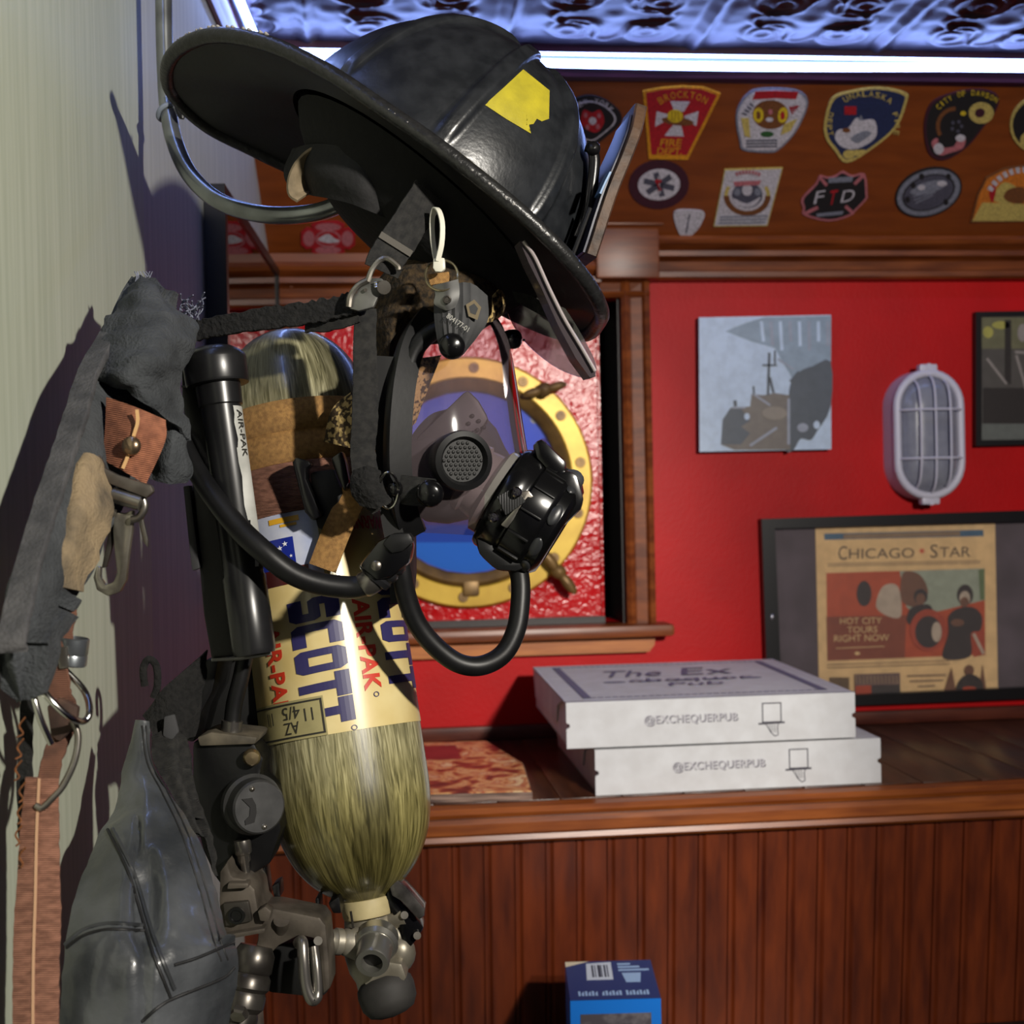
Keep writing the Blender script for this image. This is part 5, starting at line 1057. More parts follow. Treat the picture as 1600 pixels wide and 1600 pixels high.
b = MB(); rr_ = P(690, 430, .99); b.tube([rr_ + R * (.0122 * math.cos(q * .2094)) + U * (.0122 * math.sin(q * .2094)) + F * (.004 * math.sin(q * .2094)) for q in range(30)], .0010, 8, closed=True); b.build('hanging_ring', mat('ring_steel', (176, 164, 130), .25, .9), mask)
b = MB(); b.ext([(668, 428), (702, 424), (704, 440), (672, 446)], .998, .004, bevel=.001); b.build('tan_loop', tanw, mask)
b = MB(); b.sheet([[P(676, 446, .986), P(697, 441, .984), P(716, 436, .986)], [P(680, 460, .988), P(699, 456, .986), P(718, 452, .988)], [P(678, 474, .989), P(698, 475, .9875), P(717, 466, .989)], [P(688, 482, .990), P(700, 485, .989), P(712, 480, .990)]], .0022); clip = b.build('steel_clip', mat('clip_grey', (120, 120, 118), .35, .8), mask)
b = MB(); b.tube([P(698.5 + 5.2 * math.cos(q * .3927), 468 + 5.2 * math.sin(q * .3927), .9852) for q in range(16)], .0008, 6, closed=True); b.cyl(P(698.5, 468, .986), P(698.5, 468, .9853), .0022, 14); b.build('clip_rivet', dstl, clip)
# temple strap at the lower left
b = MB(); b.sheet([[P(594, 736, 1.01), P(630, 742, 1.0), P(680, 748, .992)], [P(596, 760, 1.008), P(634, 768, .998), P(690, 770, .99)], [P(612, 782, 1.01), P(640, 790, 1.0), P(684, 790, .994)]], .004); b.build('temple_strap', webb, mask)
button(672, 771, .988, .0102, (-F - U * .1).normalized(), mask); button(618, 764, 1.002, .006, -F, mask)
b = MB(); b.tube([P(607 + 15 * math.cos(q * .2618), 766 + 28 * math.sin(q * .2618), .996 + .006 * math.sin(q * .26)) for q in range(24)], .0012, 8, closed=True); b.build('strap_loop', chrm, mask)
# head netting behind the lens
b = MB(); b.ball(P(688, 462, 1.105), [hr * .058, hu * .040 + hr * .008, e3 * .072], 40); b.build('head_net', net, mask)
b = MB(); b.sheet([[P(600, 440, 1.06), P(640, 420, 1.04), P(690, 405, 1.03)], [P(580, 500, 1.06), P(615, 500, 1.035), P(640, 500, 1.05)], [P(588, 580, 1.06), P(606, 580, 1.04), P(624, 580, 1.06)], [P(588, 660, 1.06), P(602, 660, 1.045), P(616, 660, 1.06)]], .004, disp=lambda u, v, p: .002 * noise.noise(p * 80)); b.build('net_side', net, mask)
b = MB(); b.sheet([[P(770, 462, 1.035), P(782, 452, 1.04), P(792, 470, 1.05)], [P(768, 490, 1.035), P(778, 488, 1.04), P(786, 490, 1.05)], [P(755, 505, 1.03), P(768, 503, 1.04), P(778, 498, 1.05)]], .002); b.build('net_edge', netl, mask)
b = MB(); b.sheet([[P(655, 560, 1.13), P(690, 555, 1.14)], [P(645, 620, 1.13), P(668, 610, 1.14)], [P(640, 670, 1.13), P(650, 660, 1.14)]], .002); b.build('net_edge', netl, mask)
# neck strap: buckle and hanging webbing
b = MB(); b.ribbon(catmull([P(x, y, d) for x, y, d in ((571, 482, 1.0), (570, 540, 1.0), (571, 600, 1.0), (570, 660, .998), (567, 705, 1.0), (573, 748, 1.0), (586, 778, 1.0), (598, 792, 1.005))], 6), [.0165 + .003 * min(1, k / 14) for k in range(43)], .0028, R * .95 + F * .2, fuzz=.0005); ns_ = b.build('neck_strap', webb, mask)
b = MB(); b.sheet([[P(553, 735, .995), P(575, 728, .99), P(594, 736, .995)], [P(548, 765, .995), P(576, 768, .988), P(600, 762, .995)], [P(562, 790, .997), P(590, 795, .992), P(608, 780, .997)]], .006, disp=lambda u, v, p: .004 * noise.noise(p * 70)); b.build('strap_keeper', fuzz, mask)
bk_ = MB(); bk_.ext([(556, 458), (566, 444), (580, 434), (596, 434), (606, 444), (600, 456), (590, 466), (584, 480), (560, 486), (545, 482), (546, 470)], .982, .006, bevel=.0015); buck = bk_.build('strap_buckle', mat('buckle_alloy', (128, 128, 124), .4, .7, c2=(92, 92, 88), ns=60), mask)
b = MB(); b.tube(catmull([P(x, y, .98) for x, y in ((574, 440), (582, 420), (594, 406), (606, 404), (622, 416), (624, 422))], 5), .0022, 8); b.tube(catmull([P(x, y, .98) for x, y in ((545, 480), (548, 462), (560, 446), (574, 438))], 4), .0024, 8); b.build('buckle_frame', stl, buck)
b = MB(); b.tube([P(591 + 6 * math.cos(k * .9), 440 + k * .5, .979 - .001 * math.sin(k * .9)) for k in range(20)], .0008, 6); b.build('buckle_spring', chrm, buck)
b = MB(); b.cyl(P(600, 449, .981), P(600, 449, .976), .0052, 16); b.cyl(P(571, 453, .981), P(571, 453, .9785), .0014, 10); b.build('buckle_rivet', stl, buck)
# white cable tie
tie = thing('cable_tie', 'off-white plastic cable tie loop hanging the mask ring from the helmet', 'cable tie', P(686, 400, .985))
b = MB(); b.ribbon(catmull([P(x, y, d) for x, y, d in ((684, 408, .984), (690, 380, .982), (691, 350, .982), (686, 330, .984), (679, 326, .988), (675, 345, .992), (676, 375, .992), (681, 405, .988))], 6), .0042, .0013, F * .5 + R * .85); b.build('tie_loop', wtie, tie)
b = MB(); b.ext([(677, 402), (695, 402), (696, 420), (690, 425), (680, 425), (676, 418)], .984, .006, bevel=.0018); b.build('tie_head', wtie, tie)
# ---------------------------------------------------------------- breathing regulator
reg = thing('breathing_regulator', 'black drum-shaped breathing regulator with slots clipped on the mask front', 'regulator', rc)
rx_ = (U - rax * U.dot(rax)).normalized(); ry_ = rax.cross(rx_); o_ = rc - rax * .004
def rp(h, r, an): q = math.radians(an); return o_ + rax * h + (rx_ * math.cos(q) + ry_ * math.sin(q)) * r
b = MB(); b.lathe([(.030, -.006), (.0425, -.006), (.0445, -.003), (.0445, .010), (.0430, .012), (.0430, .014), (.0455, .016), (.0455, .034), (.0440, .037), (.0425, .038), (.0415, .046), (.037, .050), (.028, .051), (.026, .047), (.0, .047)], o_, rax, 64, ref=rx_); b.build('drum_housing', glb, reg)
cam_an = math.degrees(math.atan2((-F).dot(ry_), (-F).dot(rx_)))
for k in range(9):
    an = cam_an - 100 + k * 25; b = MB(); b.box((0, 0, 0), (.004, .0016, .018), frame(rp(.025, .0455, an), rp(0, 1, an) - rp(0, 0, an), rax), bevel=.0006); b.build('grip_rib', rub, reg)
for an in (cam_an - 55, cam_an - 12, cam_an + 28, cam_an + 62):
    b = MB(); q = rp(0, 1, an) - rp(0, 0, an); b.ball(rp(.041, .0425, an), [rax.cross(q) * .009, rax * .0048, q * .0022], 20); b.build('side_slot', mat('slot_grey', (44, 45, 47), .35), reg)
# square purge cover at the top right corner
b = MB(); b.ext([(832, 694), (846, 684), (886, 722), (882, 748), (862, 742), (838, 716)], 1.03, .03, bevel=.004); b.build('release_latch', glb, reg)
b = MB(); b.ext([(852, 742), (888, 734), (902, 742), (913, 780), (908, 796), (878, 826), (862, 800)], 1.025, .05, bevel=.006); b.build('purge_cover', glb, reg)
b = MB(); b.ball(P(893, 750, 1.04), [hr * .010, hu * .0085, e3 * .010], 18); b.build('purge_button', mat('cup_rubber', (48, 49, 50), .55), reg)
b = MB(); b.ext([(776, 776), (806, 760), (822, 784), (790, 806)], 1.008, .008, bevel=.0015); b.build('clip_plate', mat('ribbed_plate', (34, 34, 35), .5, bump=.6, wave=(180, (0, 0, .6)), bdist=.001), reg)
b = MB(); b.ext([(800, 770), (826, 766), (834, 776), (806, 808), (792, 826), (782, 820), (812, 786)], 1.010, .006, bevel=.0012); b.build('steel_latch', stl, reg)
for x, y in ((807, 769), (771, 808)): b = MB(); b.lathe([(.0042, 0), (.0042, .002), (.003, .0034), (.0, .0036)], P(x, y, 1.006), -F, 16); o = b.build('cross_screw', chrm, reg); b = MB(); b.box((0, 0, 0), (.0044, .0009, .0006), frame(P(x, y, 1.0022), R + U * .4, -F)); b.box((0, 0, 0), (.0009, .0044, .0006), frame(P(x, y, 1.0022), R + U * .4, -F)); b.build('screw_slot', black, o)
b = MB(); b.ext([(742, 838), (770, 850), (800, 872), (822, 868), (826, 886), (806, 894), (776, 892), (748, 866)], 1.03, .05, bevel=.005); b.build('hose_elbow', rub, reg)
b = MB(); hp = catmull([P(x, y, d) for x, y, d in ((800, 868, 1.05), (812, 900, 1.045), (813, 940, 1.04), (806, 985, 1.035), (786, 1022, 1.03), (752, 1040, 1.025), (716, 1036, 1.02), (680, 1010, 1.015), (652, 975, 1.01), (636, 935, 1.005), (628, 895, 1.0), (622, 860, .998))], 7); b.tube(hp, .0078, 18); b.build('regulator_hose', rub, reg)
# ---------------------------------------------------------------- supply hose with coupling
hose = thing('air_hose', 'thick black supply hose looping from the pack to a coupling by the cylinder', 'hose', P(440, 880, .98))
b = MB(); hp = catmull([P(x, y, d) for x, y, d in ((262, 640, 1.02), (280, 680, 1.0), (303, 728, .985), (335, 778, .972), (372, 824, .965), (412, 862, .96), (455, 895, .962), (500, 912, .966), (548, 918, .97), (572, 914, .97))], 7); b.tube(hp, [.0068 + .0016 * min(1, k / 30) for k in range(len(hp))], 20); b.build('hose_tube', rub, hose)
qa = (P(620, 862, .97) - P(572, 914, .97)).normalized(); q0 = P(566, 916, .97)
b = MB(); b.lathe([(.0088, 0), (.0098, .002), (.0098, .010), (.0092, .012)], q0, (P(600, 896, .97) - q0), 20); b.build('steel_ferrule', mat('ferrule_steel', (120, 116, 110), .28, .85), hose)
b = MB(); b.lathe([(.0092, 0), (.0135, .002), (.0140, .006), (.0125, .008), (.0140, .010), (.0140, .014), (.0125, .016), (.0140, .018), (.0140, .022), (.0110, .025)], P(580, 906, .972), qa, 28); b.build('coupling_ring', mat('coupling_dark', (38, 38, 40), .3, .3), hose)
b = MB(); b.ext([(560, 884), (590, 846), (616, 832), (640, 834), (646, 852), (640, 880), (612, 902), (588, 908)], .955, .024, bevel=.004); b.build('coupling_sleeve', glb, hose)
b = MB(); b.ext([(596, 850), (610, 834), (640, 832), (647, 846), (630, 862), (612, 866)], .952, .02, bevel=.003); b.build('rubber_cap', rub, hose)
b = MB(); b.lathe([(.0038, 0), (.0038, .0015), (.0022, .0026), (.0, .0026)], P(588, 884, .954), -F, 14); b.build('sleeve_screw', stl, hose)
# ---------------------------------------------------------------- air pack frame and harness
pack = thing('air_pack_harness', 'worn air pack harness with black frame and grey shoulder pad on the left wall', 'air pack', P(330, 1000, 1.05))
fb = mat('frame_black', (9, 9, 10), .35, c2=(15, 15, 16), ns=30, bump=.1, bs=120); fd = mat('deep_black', (6, 6, 6), .6)
b = MB(); b.ext([(283, 562), (322, 598), (330, 640), (350, 800), (373, 1018), (372, 1030), (330, 1030), (318, 960), (300, 760), (284, 620)], 1.005, .075, bevel=.002); bp_ = b.build('back_frame', fb, pack)
b = MB(); b.tube(catmull([P(x, y, 1.003) for x, y in ((284, 604), (310, 603), (320, 607), (325, 625), (332, 690), (350, 840), (372, 1014), (371, 1026), (350, 1029), (331, 1031))], 5), .0011, 8); b.build('frame_edge', mat('edge_worn', (128, 126, 122), .35, .5), bp_)  # thin grey tube paints the highlight along the frame edge
b = MB(); b.tube([P(331, 1031, 1.003), P(375, 1029, 1.0), P(424, 1021, .998)], .0014, 8); b.build('frame_edge', mat('edge_worn', (128, 126, 122), .35, .5), bp_)
b = MB(); b.ext([(286, 760), (296, 758), (312, 888), (300, 892), (296, 860)], 1.0, .01, bevel=.001); b.build('frame_slot', mat('slot_dark', (52, 52, 54), .5), bp_)
T0, T1 = P(334, 553, 1.0), P(398, 1022, .985); TA = (T1 - T0).normalized(); TL = (T1 - T0).length
tvr = -((T0 + T1) / 2 - C0).normalized(); tv0 = (tvr - TA * tvr.dot(TA)).normalized(); tvx = TA.cross(tv0)
if tvx.dot(R) < 0: tvx = -tvx
b = MB(); b.lathe([(.0, -.004), (.015, -.004), (.021, .000), (.0236, .003), (.0240, .006), (.0240, .022), (.0232, .024), (.0170, .0245), (.0165, .040), (.0150, .041), (.0150, TL - .06), (.0162, TL - .058), (.0162, TL - .004), (.0150, TL), (.0, TL)], T0, TA, 40); tub = b.build('regulator_tube', mat('tube_black', (20, 20, 21), .3, c2=(30, 30, 31), ns=30), pack)
TY = lambda al, h, r: T0 + TA * h + (tv0 * math.cos(math.radians(al)) + tvx * math.sin(math.radians(al))) * r
b = MB()
for h0, h1, a0_ in ((.043, .075, 34), (.075, .13, 30), (.13, .165, 38), (.172, TL - .05, 36)):
    vs_ = [TY(a0_ + (88 - a0_) * i / 8 + 3 * math.sin(h0 * 300 + j * 2.0), h0 + (h1 - h0) * j / 5, .0155) for j in range(6) for i in range(9)]
    b.add(vs_, [[j * 9 + i, j * 9 + i + 1, (j + 1) * 9 + i + 1, (j + 1) * 9 + i] for j in range(5) for i in range(8)])
tl_ = b.build('tube_label', mat('label_white', (196, 196, 190), .5, c2=(160, 160, 154), ns=30), tub, recalc=False)
for txt, a0_, a1_, h0, h1 in (('AIR-PAK', 44, 66, .046, .082), ('4', 44, 66, TL - .075, TL - .056)):
    b = MB(); vs_, fs_, _ = glyphs(txt, 1.0, .01); vs_, fs_ = split_long(vs_, fs_, 6)
    b.add([TY(a0_ + (a1_ - a0_) * (y if txt != '4' else x), (h0 + (h1 - h0) * x) if txt != '4' else (h0 + (h1 - h0) * (1 - y)), .0162) for x, y in vs_], fs_); b.build('label_text', mat('marker_ink', (44, 42, 36), .6), tl_, smooth=0, recalc=False)
# straps round the cylinder
def band_ring(nm, s0, s1, mm, h=.0022, a0_=-150, a1_=150, wob=0.0):
    b = MB(); na_ = 90; vs_ = []
    for j, (u, hh) in enumerate(((0, .0003), (.02, h), (.5, h + .0004), (.98, h), (1, .0003))):
        vs_ += [CY(a0_ + (a1_ - a0_) * i / na_, s0 + (s1 - s0) * u + wob * math.sin(i * .15), max(prof_r((s0 + (s1 - s0) * u) * LC), .064) + hh) for i in range(na_ + 1)]
    b.add(vs_, [[j * (na_ + 1) + i, j * (na_ + 1) + i + 1, (j + 1) * (na_ + 1) + i + 1, (j + 1) * (na_ + 1) + i] for j in range(4) for i in range(na_)])
    return b.build(nm, mm, pack, smooth=50, recalc=False)
band_ring('tan_band', SL(658), SL(706), tanw, .0042); band_ring('tan_band', SL(697), SL(752), tanw, .0022)
band_ring('brown_band', SL(752), SL(826), brw, .0028)
b = MB(); b.ribbon(catmull([P(x, y, d) for x, y, d in ((556, 768, 1.055), (540, 800, 1.052), (522, 840, 1.05), (504, 888, 1.048))], 6), .0225, .0028, R * .9 + U * .35); b.build('diagonal_strap', tanw, pack)
b = MB(); b.sheet([[P(548, 612, 1.06), P(556, 640, 1.045)], [P(518, 640, 1.06), P(552, 670, 1.045)], [P(506, 690, 1.06), P(548, 700, 1.045)]], .003, disp=lambda u, v, p: .001 * noise.noise(p * 120)); b.build('net_flap', netl, pack)
b = MB(); b.ext([(456, 722), (462, 714), (482, 720), (486, 726), (478, 732), (478, 748), (502, 806), (488, 814), (476, 800)], 1.035, .02, bevel=.002); bck = b.build('band_buckle', glb, pack)
b = MB(); b.ext([(516, 716), (534, 704), (540, 722), (546, 752), (538, 768), (526, 742)], 1.032, .02, bevel=.002); b.build('buckle_prong', glb, bck)
b = MB(); b.ext([(484, 738), (522, 732), (536, 770), (512, 830), (496, 826), (490, 800)], 1.052, .012, bevel=.003); b.build('buckle_base', fd, bck)
# shoulder pad
D2 = lambda pts: [P(*p) for p in pts]
b = MB(); Lp = [(206, 432, 1.02), (166, 506, .965), (128, 574, .895), (106, 645, .855), (80, 725, .815), (54, 805, .782), (28, 895, .75), (7, 990, .722), (6, 1014, .722), (27, 1098, .748)]; Rp = [(240, 450, 1.03), (262, 520, 1.0), (262, 600, .98), (242, 680, .94), (205, 760, .90), (170, 835, .86), (128, 922, .825), (72, 985, .778), (62, 1024, .77), (40, 1088, .758)]
rowsP = []
for l_, r_ in zip(Lp, Rp): rowsP.append([P(*l_), P(l_[0] * .7 + r_[0] * .3, l_[1] * .7 + r_[1] * .3, l_[2] * .7 + r_[2] * .3 - .012), P(l_[0] * .35 + r_[0] * .65, l_[1] * .35 + r_[1] * .65, l_[2] * .35 + r_[2] * .65 - .012), P(*r_)])
wr = lambda k, s_: (lambda u, v, p: k * noise.noise(p * s_) + k * .5 * noise.noise(p * s_ * 2.7))
b.sheet(rowsP, .012, disp=wr(.0025, 40)); pad = b.build('shoulder_pad', cloth, pack)
b = MB(); edge_ = catmull([P(x + 13, y + 3, d - .012) for x, y, d in Lp[1:-1]], 6); b.ribbon(edge_, .0155, .005, R * .9 + U * .35 + F * .2, fuzz=.0007); b.build('edge_binding', bind, pad)
b = MB(); b.sheet([D2([(112, 708, .84), (140, 708, .845), (172, 732, .865)]), D2([(92, 765, .82), (130, 765, .82), (176, 790, .855)]), D2([(78, 830, .80), (115, 835, .80), (160, 850, .84)]), D2([(62, 896, .785), (95, 915, .785), (132, 925, .815)])], .006, disp=wr(.004, 45)); b.build('tan_panel', tanc, pad)
b = MB(); b.sheet([D2([(207, 430, 1.012), (219, 427, 1.0), (231, 436, 1.0), (242, 452, 1.01)]), D2([(186, 470, .975), (216, 462, .95), (250, 468, .955), (288, 488, .985)]), D2([(164, 508, .945), (208, 508, .918), (258, 506, .925), (308, 510, .975)]), D2([(146, 552, .92), (192, 556, .888), (246, 554, .895), (297, 560, .955)]), D2([(138, 586, .91), (186, 594, .880), (238, 606, .888), (282, 606, .945)]), D2([(146, 600, .915), (194, 618, .885), (246, 642, .895), (300, 688, .94)])], .006, n=8, m=8, disp=lambda u, v, p: .0050 * noise.noise(V((p.x * 30, p.y * 30, p.z * 75))) + .0026 * noise.noise(V((p.x * 90, p.y * 60, p.z * 160))) ); b.build('cloth_flap', cloth, pad)
b = MB(); b.sheet([D2([(252, 652, .93), (274, 664, .925), (292, 690, .94)]), D2([(242, 705, .93), (270, 712, .92), (300, 735, .945)]), D2([(232, 748, .93), (262, 756, .925), (292, 754, .945)])], .006, disp=wr(.003, 60)); b.build('cloth_lobe', cloth, pad)
b = MB(); b.sheet([D2([(122, 610, .90), (168, 606, .90)]), D2([(118, 660, .885), (164, 660, .89)]), D2([(112, 704, .872), (162, 712, .882)])], .004); b.build('navy_backing', mat('navy_cloth', (42, 48, 56), .9, c2=(54, 60, 68), ns=40), pad)
b = MB(); b.sheet([D2([(166, 620, .878), (212, 636, .868), (259, 656, .878)]), D2([(164, 670, .872), (212, 680, .860), (258, 690, .872)]), D2([(160, 718, .868), (196, 738, .860), (228, 757, .868)])], .004); tabw = b.build('webbing_tab', rustw, pad)
b = MB(); b.ribbon(catmull([P(x, y, .8585) for x, y in ((214, 640), (215, 660), (208, 684), (200, 712), (192, 732))], 5), .0022, .0012, R); b.build('tab_stitch', mat('tab_thread', (206, 164, 112), .9), tabw)
b = MB(); b.lathe([(.0064, 0), (.0066, .001), (.0056, .003), (.0034, .0046), (.0, .005)], P(206, 697, .858), (-F - R * .15 + U * .05), 24); b.build('rivet', mat('brass_rivet', (150, 128, 104), .28, .9), tabw)
b = MB(); b.ext([(145, 712), (154, 710), (164, 732), (184, 742), (236, 758), (240, 768), (228, 778), (160, 752)], .858, .006, bevel=.0015); b.build('strap_slider', mat('slider_grey', (112, 106, 98), .4, .6, c2=(84, 78, 72), ns=60), pad)
b = MB(); b.ext([(44, 902), (52, 904), (126, 938), (114, 957), (40, 926)], [.765, .767, .798, .796, .764], .006, bevel=.002); b.build('cloth_cuff', cloth, pad)
# tufts of torn threads at the pad top
random.seed(11)
b = MB()
for k in range(26):
    x, y = 288 + random.uniform(-10, 26), 486 + random.uniform(-6, 24); pts_ = [P(x, y, .99)]
    for j in range(4): x += random.uniform(-8, 8); y -= random.uniform(0, 9); pts_.append(P(x, y, .99 + random.uniform(-.01, .01)))
    b.tube(catmull(pts_, 3), .0005, 5)
for k in range(10):
    x, y = 214 + random.uniform(-6, 20), 440; b.tube(catmull([P(x, y, 1.0), P(x + 2, y - 8, 1.0), P(x + random.uniform(-6, 6), y - 16, 1.0)], 3), .0004, 5)
o = b.build('frayed_threads', mat('thread_grey', (110, 110, 110), .9), pad); o['kind'] = 'stuff'
# fuzzy cross strap up to the buckle
b = MB(); b.ribbon(catmull([P(x, y, d) for x, y, d in ((292, 520, 1.03), (340, 510, 1.02), (400, 500, 1.01), (470, 491, 1.0), (520, 482, .995), (556, 472, .99))], 8), .0165, .004, U * .95 + R * .1, fuzz=.0016); b.build('cross_strap', fuzz, pack)
b = MB(); b.ribbon(catmull([P(x, y, d) for x, y, d in ((478, 508, 1.01), (520, 504, 1.0), (560, 492, .995))], 6), .012, .003, U * .95 + R * .1, fuzz=.001); b.build('cross_strap', webb, pack)
# snap hook under the slider
hk = MB(); b = hk; b.tube(catmull([P(x, y, .865) for x, y in ((166, 760), (163, 780), (168, 796), (180, 802))], 4), .0026, 10); b.tube(catmull([P(x, y, .865) for x, y in ((222, 775), (226, 792), (218, 808), (206, 812))], 4), .0026, 10); b.tube([P(176, 773, .862), P(220, 786, .862)], .0052, 14); sh_ = b.build('snap_hook', stl, pack)
b = MB(); b.ext([(178, 800), (194, 802), (208, 796), (206, 830), (200, 872), (197, 906), (186, 926), (168, 932), (150, 922), (145, 902), (150, 884), (157, 886), (156, 902), (164, 914), (176, 910), (182, 896), (178, 860), (176, 830)], .868, .006, bevel=.0018); b.build('hook_body', mat('hook_nickel', (172, 166, 152), .3, .85, c2=(130, 124, 112), ns=50), sh_)
b = MB(); b.ext([(172, 806), (180, 806), (176, 850), (166, 886), (158, 888), (166, 850)], .871, .004, bevel=.001); b.build('hook_gate', dstl, sh_)
b = MB(); b.ext([(214, 800), (222, 804), (231, 842), (231, 856), (224, 848), (218, 826)], .872, .003, bevel=.001); b.build('thumb_blade', stl, sh_)
# lower straps, rings and clamp
b = MB(); b.ribbon(catmull([P(x, y, d) for x, y, d in ((98, 945, .80), (90, 985, .795), (82, 1030, .79), (90, 1075, .795), (104, 1110, .80), (100, 1140, .80), (82, 1185, .79), (70, 1250, .785))], 7), [.0185] * 14 + [.0165] * 8 + [.013] * 8 + [.0115] * 20, .0035, R * .95 + F * .2, fuzz=.0007); b.build('lower_strap', brw2, pack)
b = MB(); b.ribbon(catmull([P(x, y, d) for x, y, d in ((62, 955, .775), (60, 1010, .772), (54, 1060, .77))], 6), .011, .003, R * .95 + F * .2, fuzz=.0005); b.build('lower_strap', rustw, pack)
b = MB(); b.lathe([(.0086, 0), (.0094, .0008), (.0094, .006), (.0090, .007), (.0094, .008), (.0094, .0165), (.0086, .0172), (.0084, .0165), (.0084, .001), (.0086, 0)], P(110, 1040, .80), (U + R * .12), 30, caps=False); rg = b.build('strap_clamp', mat('clamp_zinc', (142, 148, 152), .3, .85), pack)
b = MB(); b.ext([(88, 1012), (104, 1010), (106, 1044), (92, 1046)], .788, .004, bevel=.001); b.build('clamp_plate', stl, rg)
b = MB(); b.tube(catmull([P(x, y, d) for x, y, d in ((50, 1072, .775), (60, 1063, .77), (76, 1090, .765), (108, 1120, .77), (130, 1127, .785), (140, 1112, .79), (132, 1080, .80), (102, 1047, .80))], 6), .0021, 10); b.build('strap_ring', chrm, pack)
b = MB(); b.tube(catmull([P(x, y, d) for x, y, d in ((50, 1072, .775), (53, 1090, .77), (64, 1126, .77), (80, 1162, .775))], 6), .0021, 10); b.build('strap_ring', chrm, pack)
b = MB(); b.tube(catmull([P(x, y, d) for x, y, d in ((114, 1126, .79), (122, 1150, .79), (117, 1187, .788), (100, 1225, .785), (82, 1247, .782), (66, 1262, .78), (56, 1258, .78))], 6), .0021, 10); b.build('strap_ring', stl, pack)
b = MB(); b.ext([(72, 1104), (92, 1090), (122, 1105), (118, 1135), (92, 1160), (78, 1150)], .79, .006, bevel=.002); b.build('ring_keeper', mat('rusty_keeper', (92, 68, 56), .7, .2, c2=(58, 42, 36), ns=60), pack)
b = MB(); ws_ = catmull([P(x, y, d) for x, y, d in ((66, 1215, .782), (62, 1300, .782), (60, 1400, .778), (57, 1500, .774), (56, 1640, .768))], 10); b.ribbon(ws_, [.0185 + .0075 * min(1, k / 22) for k in range(len(ws_))], .003, R * .98 + F * .18, fuzz=.0004); lw = b.build('hanging_webbing', brw, pack)
b = MB(); b.ribbon([p - F * .0022 - R * (.001) for p in ws_], .0016, .0008, R); b.build('centre_stitch', mat('centre_thread', (190, 150, 118), .9), lw)
b = MB()
for k in range(7):
    x, y = 40 - k % 3 * 3, 1120 + 34 * k; b.tube(catmull([P(x, y, .775), P(x - 10, y + 14, .775), P(x - 4, y + 26, .775), P(x - 14 + k, y + 32, .772)], 4), .0006, 5)
o = b.build('frayed_threads', mat('thread_brown', (92, 76, 62), .9), pack); o['kind'] = 'stuff'
b = MB(); b.ribbon(catmull([P(x, y, d) for x, y, d in ((44, 1085, .785), (40, 1160, .785), (38, 1260, .785), (44, 1340, .785))], 6), .008, .003, R, fuzz=.001); b.build('frayed_strap', fuzz, pack)  # black ribbon stands in for the shadow beside the webbing
# lower frame, hose and reducer
b = MB(); b.ext([(322, 1030), (342, 1030), (332, 1080), (316, 1110), (302, 1160), (290, 1158), (304, 1080)], 1.02, .06, bevel=.002); b.build('frame_strut', fb, pack)
b = MB(); b.ext([(330, 1032), (424, 1022), (418, 1070), (412, 1160), (320, 1160), (322, 1090)], 1.085, .02, bevel=.002); b.build('frame_web', fd, pack)
b = MB(); b.tube(catmull([P(x, y, 1.03) for x, y in ((384, 1020), (376, 1060), (366, 1100), (362, 1136))], 5), .0066, 14); lh = b.build('low_hose', rub, pack)
b = MB(); b.cyl(P(363, 1126, 1.028), P(361, 1146, 1.028), .0082, 18); b.build('hose_ferrule', mat('ferrule_steel', (120, 116, 110), .28, .85), lh)
b = MB(); b.ext([(300, 1160), (320, 1152), (398, 1162), (412, 1186), (406, 1214), (430, 1236), (440, 1296), (422, 1350), (384, 1374), (350, 1392), (336, 1372), (316, 1330), (300, 1260)], 1.02, .035, bevel=.004); rd = b.build('pressure_reducer', fb, pack)
b = MB(); b.ext([(308, 1152), (330, 1144), (402, 1152), (398, 1163), (312, 1166)], 1.014, .05, bevel=.0015); b.build('dusty_plate', mat('dusty_plate', (104, 96, 80), .7, c2=(60, 55, 46), ns=40), rd)
b = MB(); b.lathe([(.0068, 0), (.0068, .003), (.005, .0055), (.0, .006)], P(393, 1183, 1.016), -F + R * .25, 20); b.build('brass_screw', mat('screw_brass', (164, 146, 112), .3, .9), rd)
kd = (-F * .86 + R * .48 + U * .06).normalized(); kc = P(398, 1258, 1.012)
b = MB(); b.lathe([(.023, -.012), (.0235, -.004), (.021, -.002), (.0205, .010), (.0190, .0115), (.0, .0115)], kc, kd, 44); kn = b.build('gauge_knob', mat('knob_grey', (78, 78, 78), .38, .5, c2=(64, 64, 64), ns=70), rd)
kx = (R - kd * R.dot(kd)).normalized(); ky = kd.cross(kx); ky = ky if ky.dot(U) > 0 else -ky
kp = lambda x, y, h=.0118: kc + kx * x + ky * y + kd * h
b = MB(); b.prism([kp(*q) for q in ((-.014, .007), (-.006, .0075), (-.003, .002), (-.0025, -.004), (-.004, -.011), (-.011, -.0125), (-.0115, -.009), (-.008, -.006), (-.0075, .0005))], kd * .0006); b.build('knob_slot', black, kn)
for q in ((-.006, .014), (.004, -.015)): b = MB(); b.ball(kp(*q, .0116), [kx * .0022, ky * .0022, kd * .0016], 10); b.build('knob_pin', stl, kn)
b = MB(); b.lathe([(.0062, 0), (.0066, .002), (.0066, .010), (.0058, .011), (.0050, .012), (.0050, .016), (.0036, .018), (.0030, .026), (.0, .027)], P(378, 1312, 1.015), (P(384, 1360, 1.015) - P(378, 1312, 1.015)), 18); b.build('pin_fitting', mat('ferrule_steel', (120, 116, 110), .28, .85), rd)
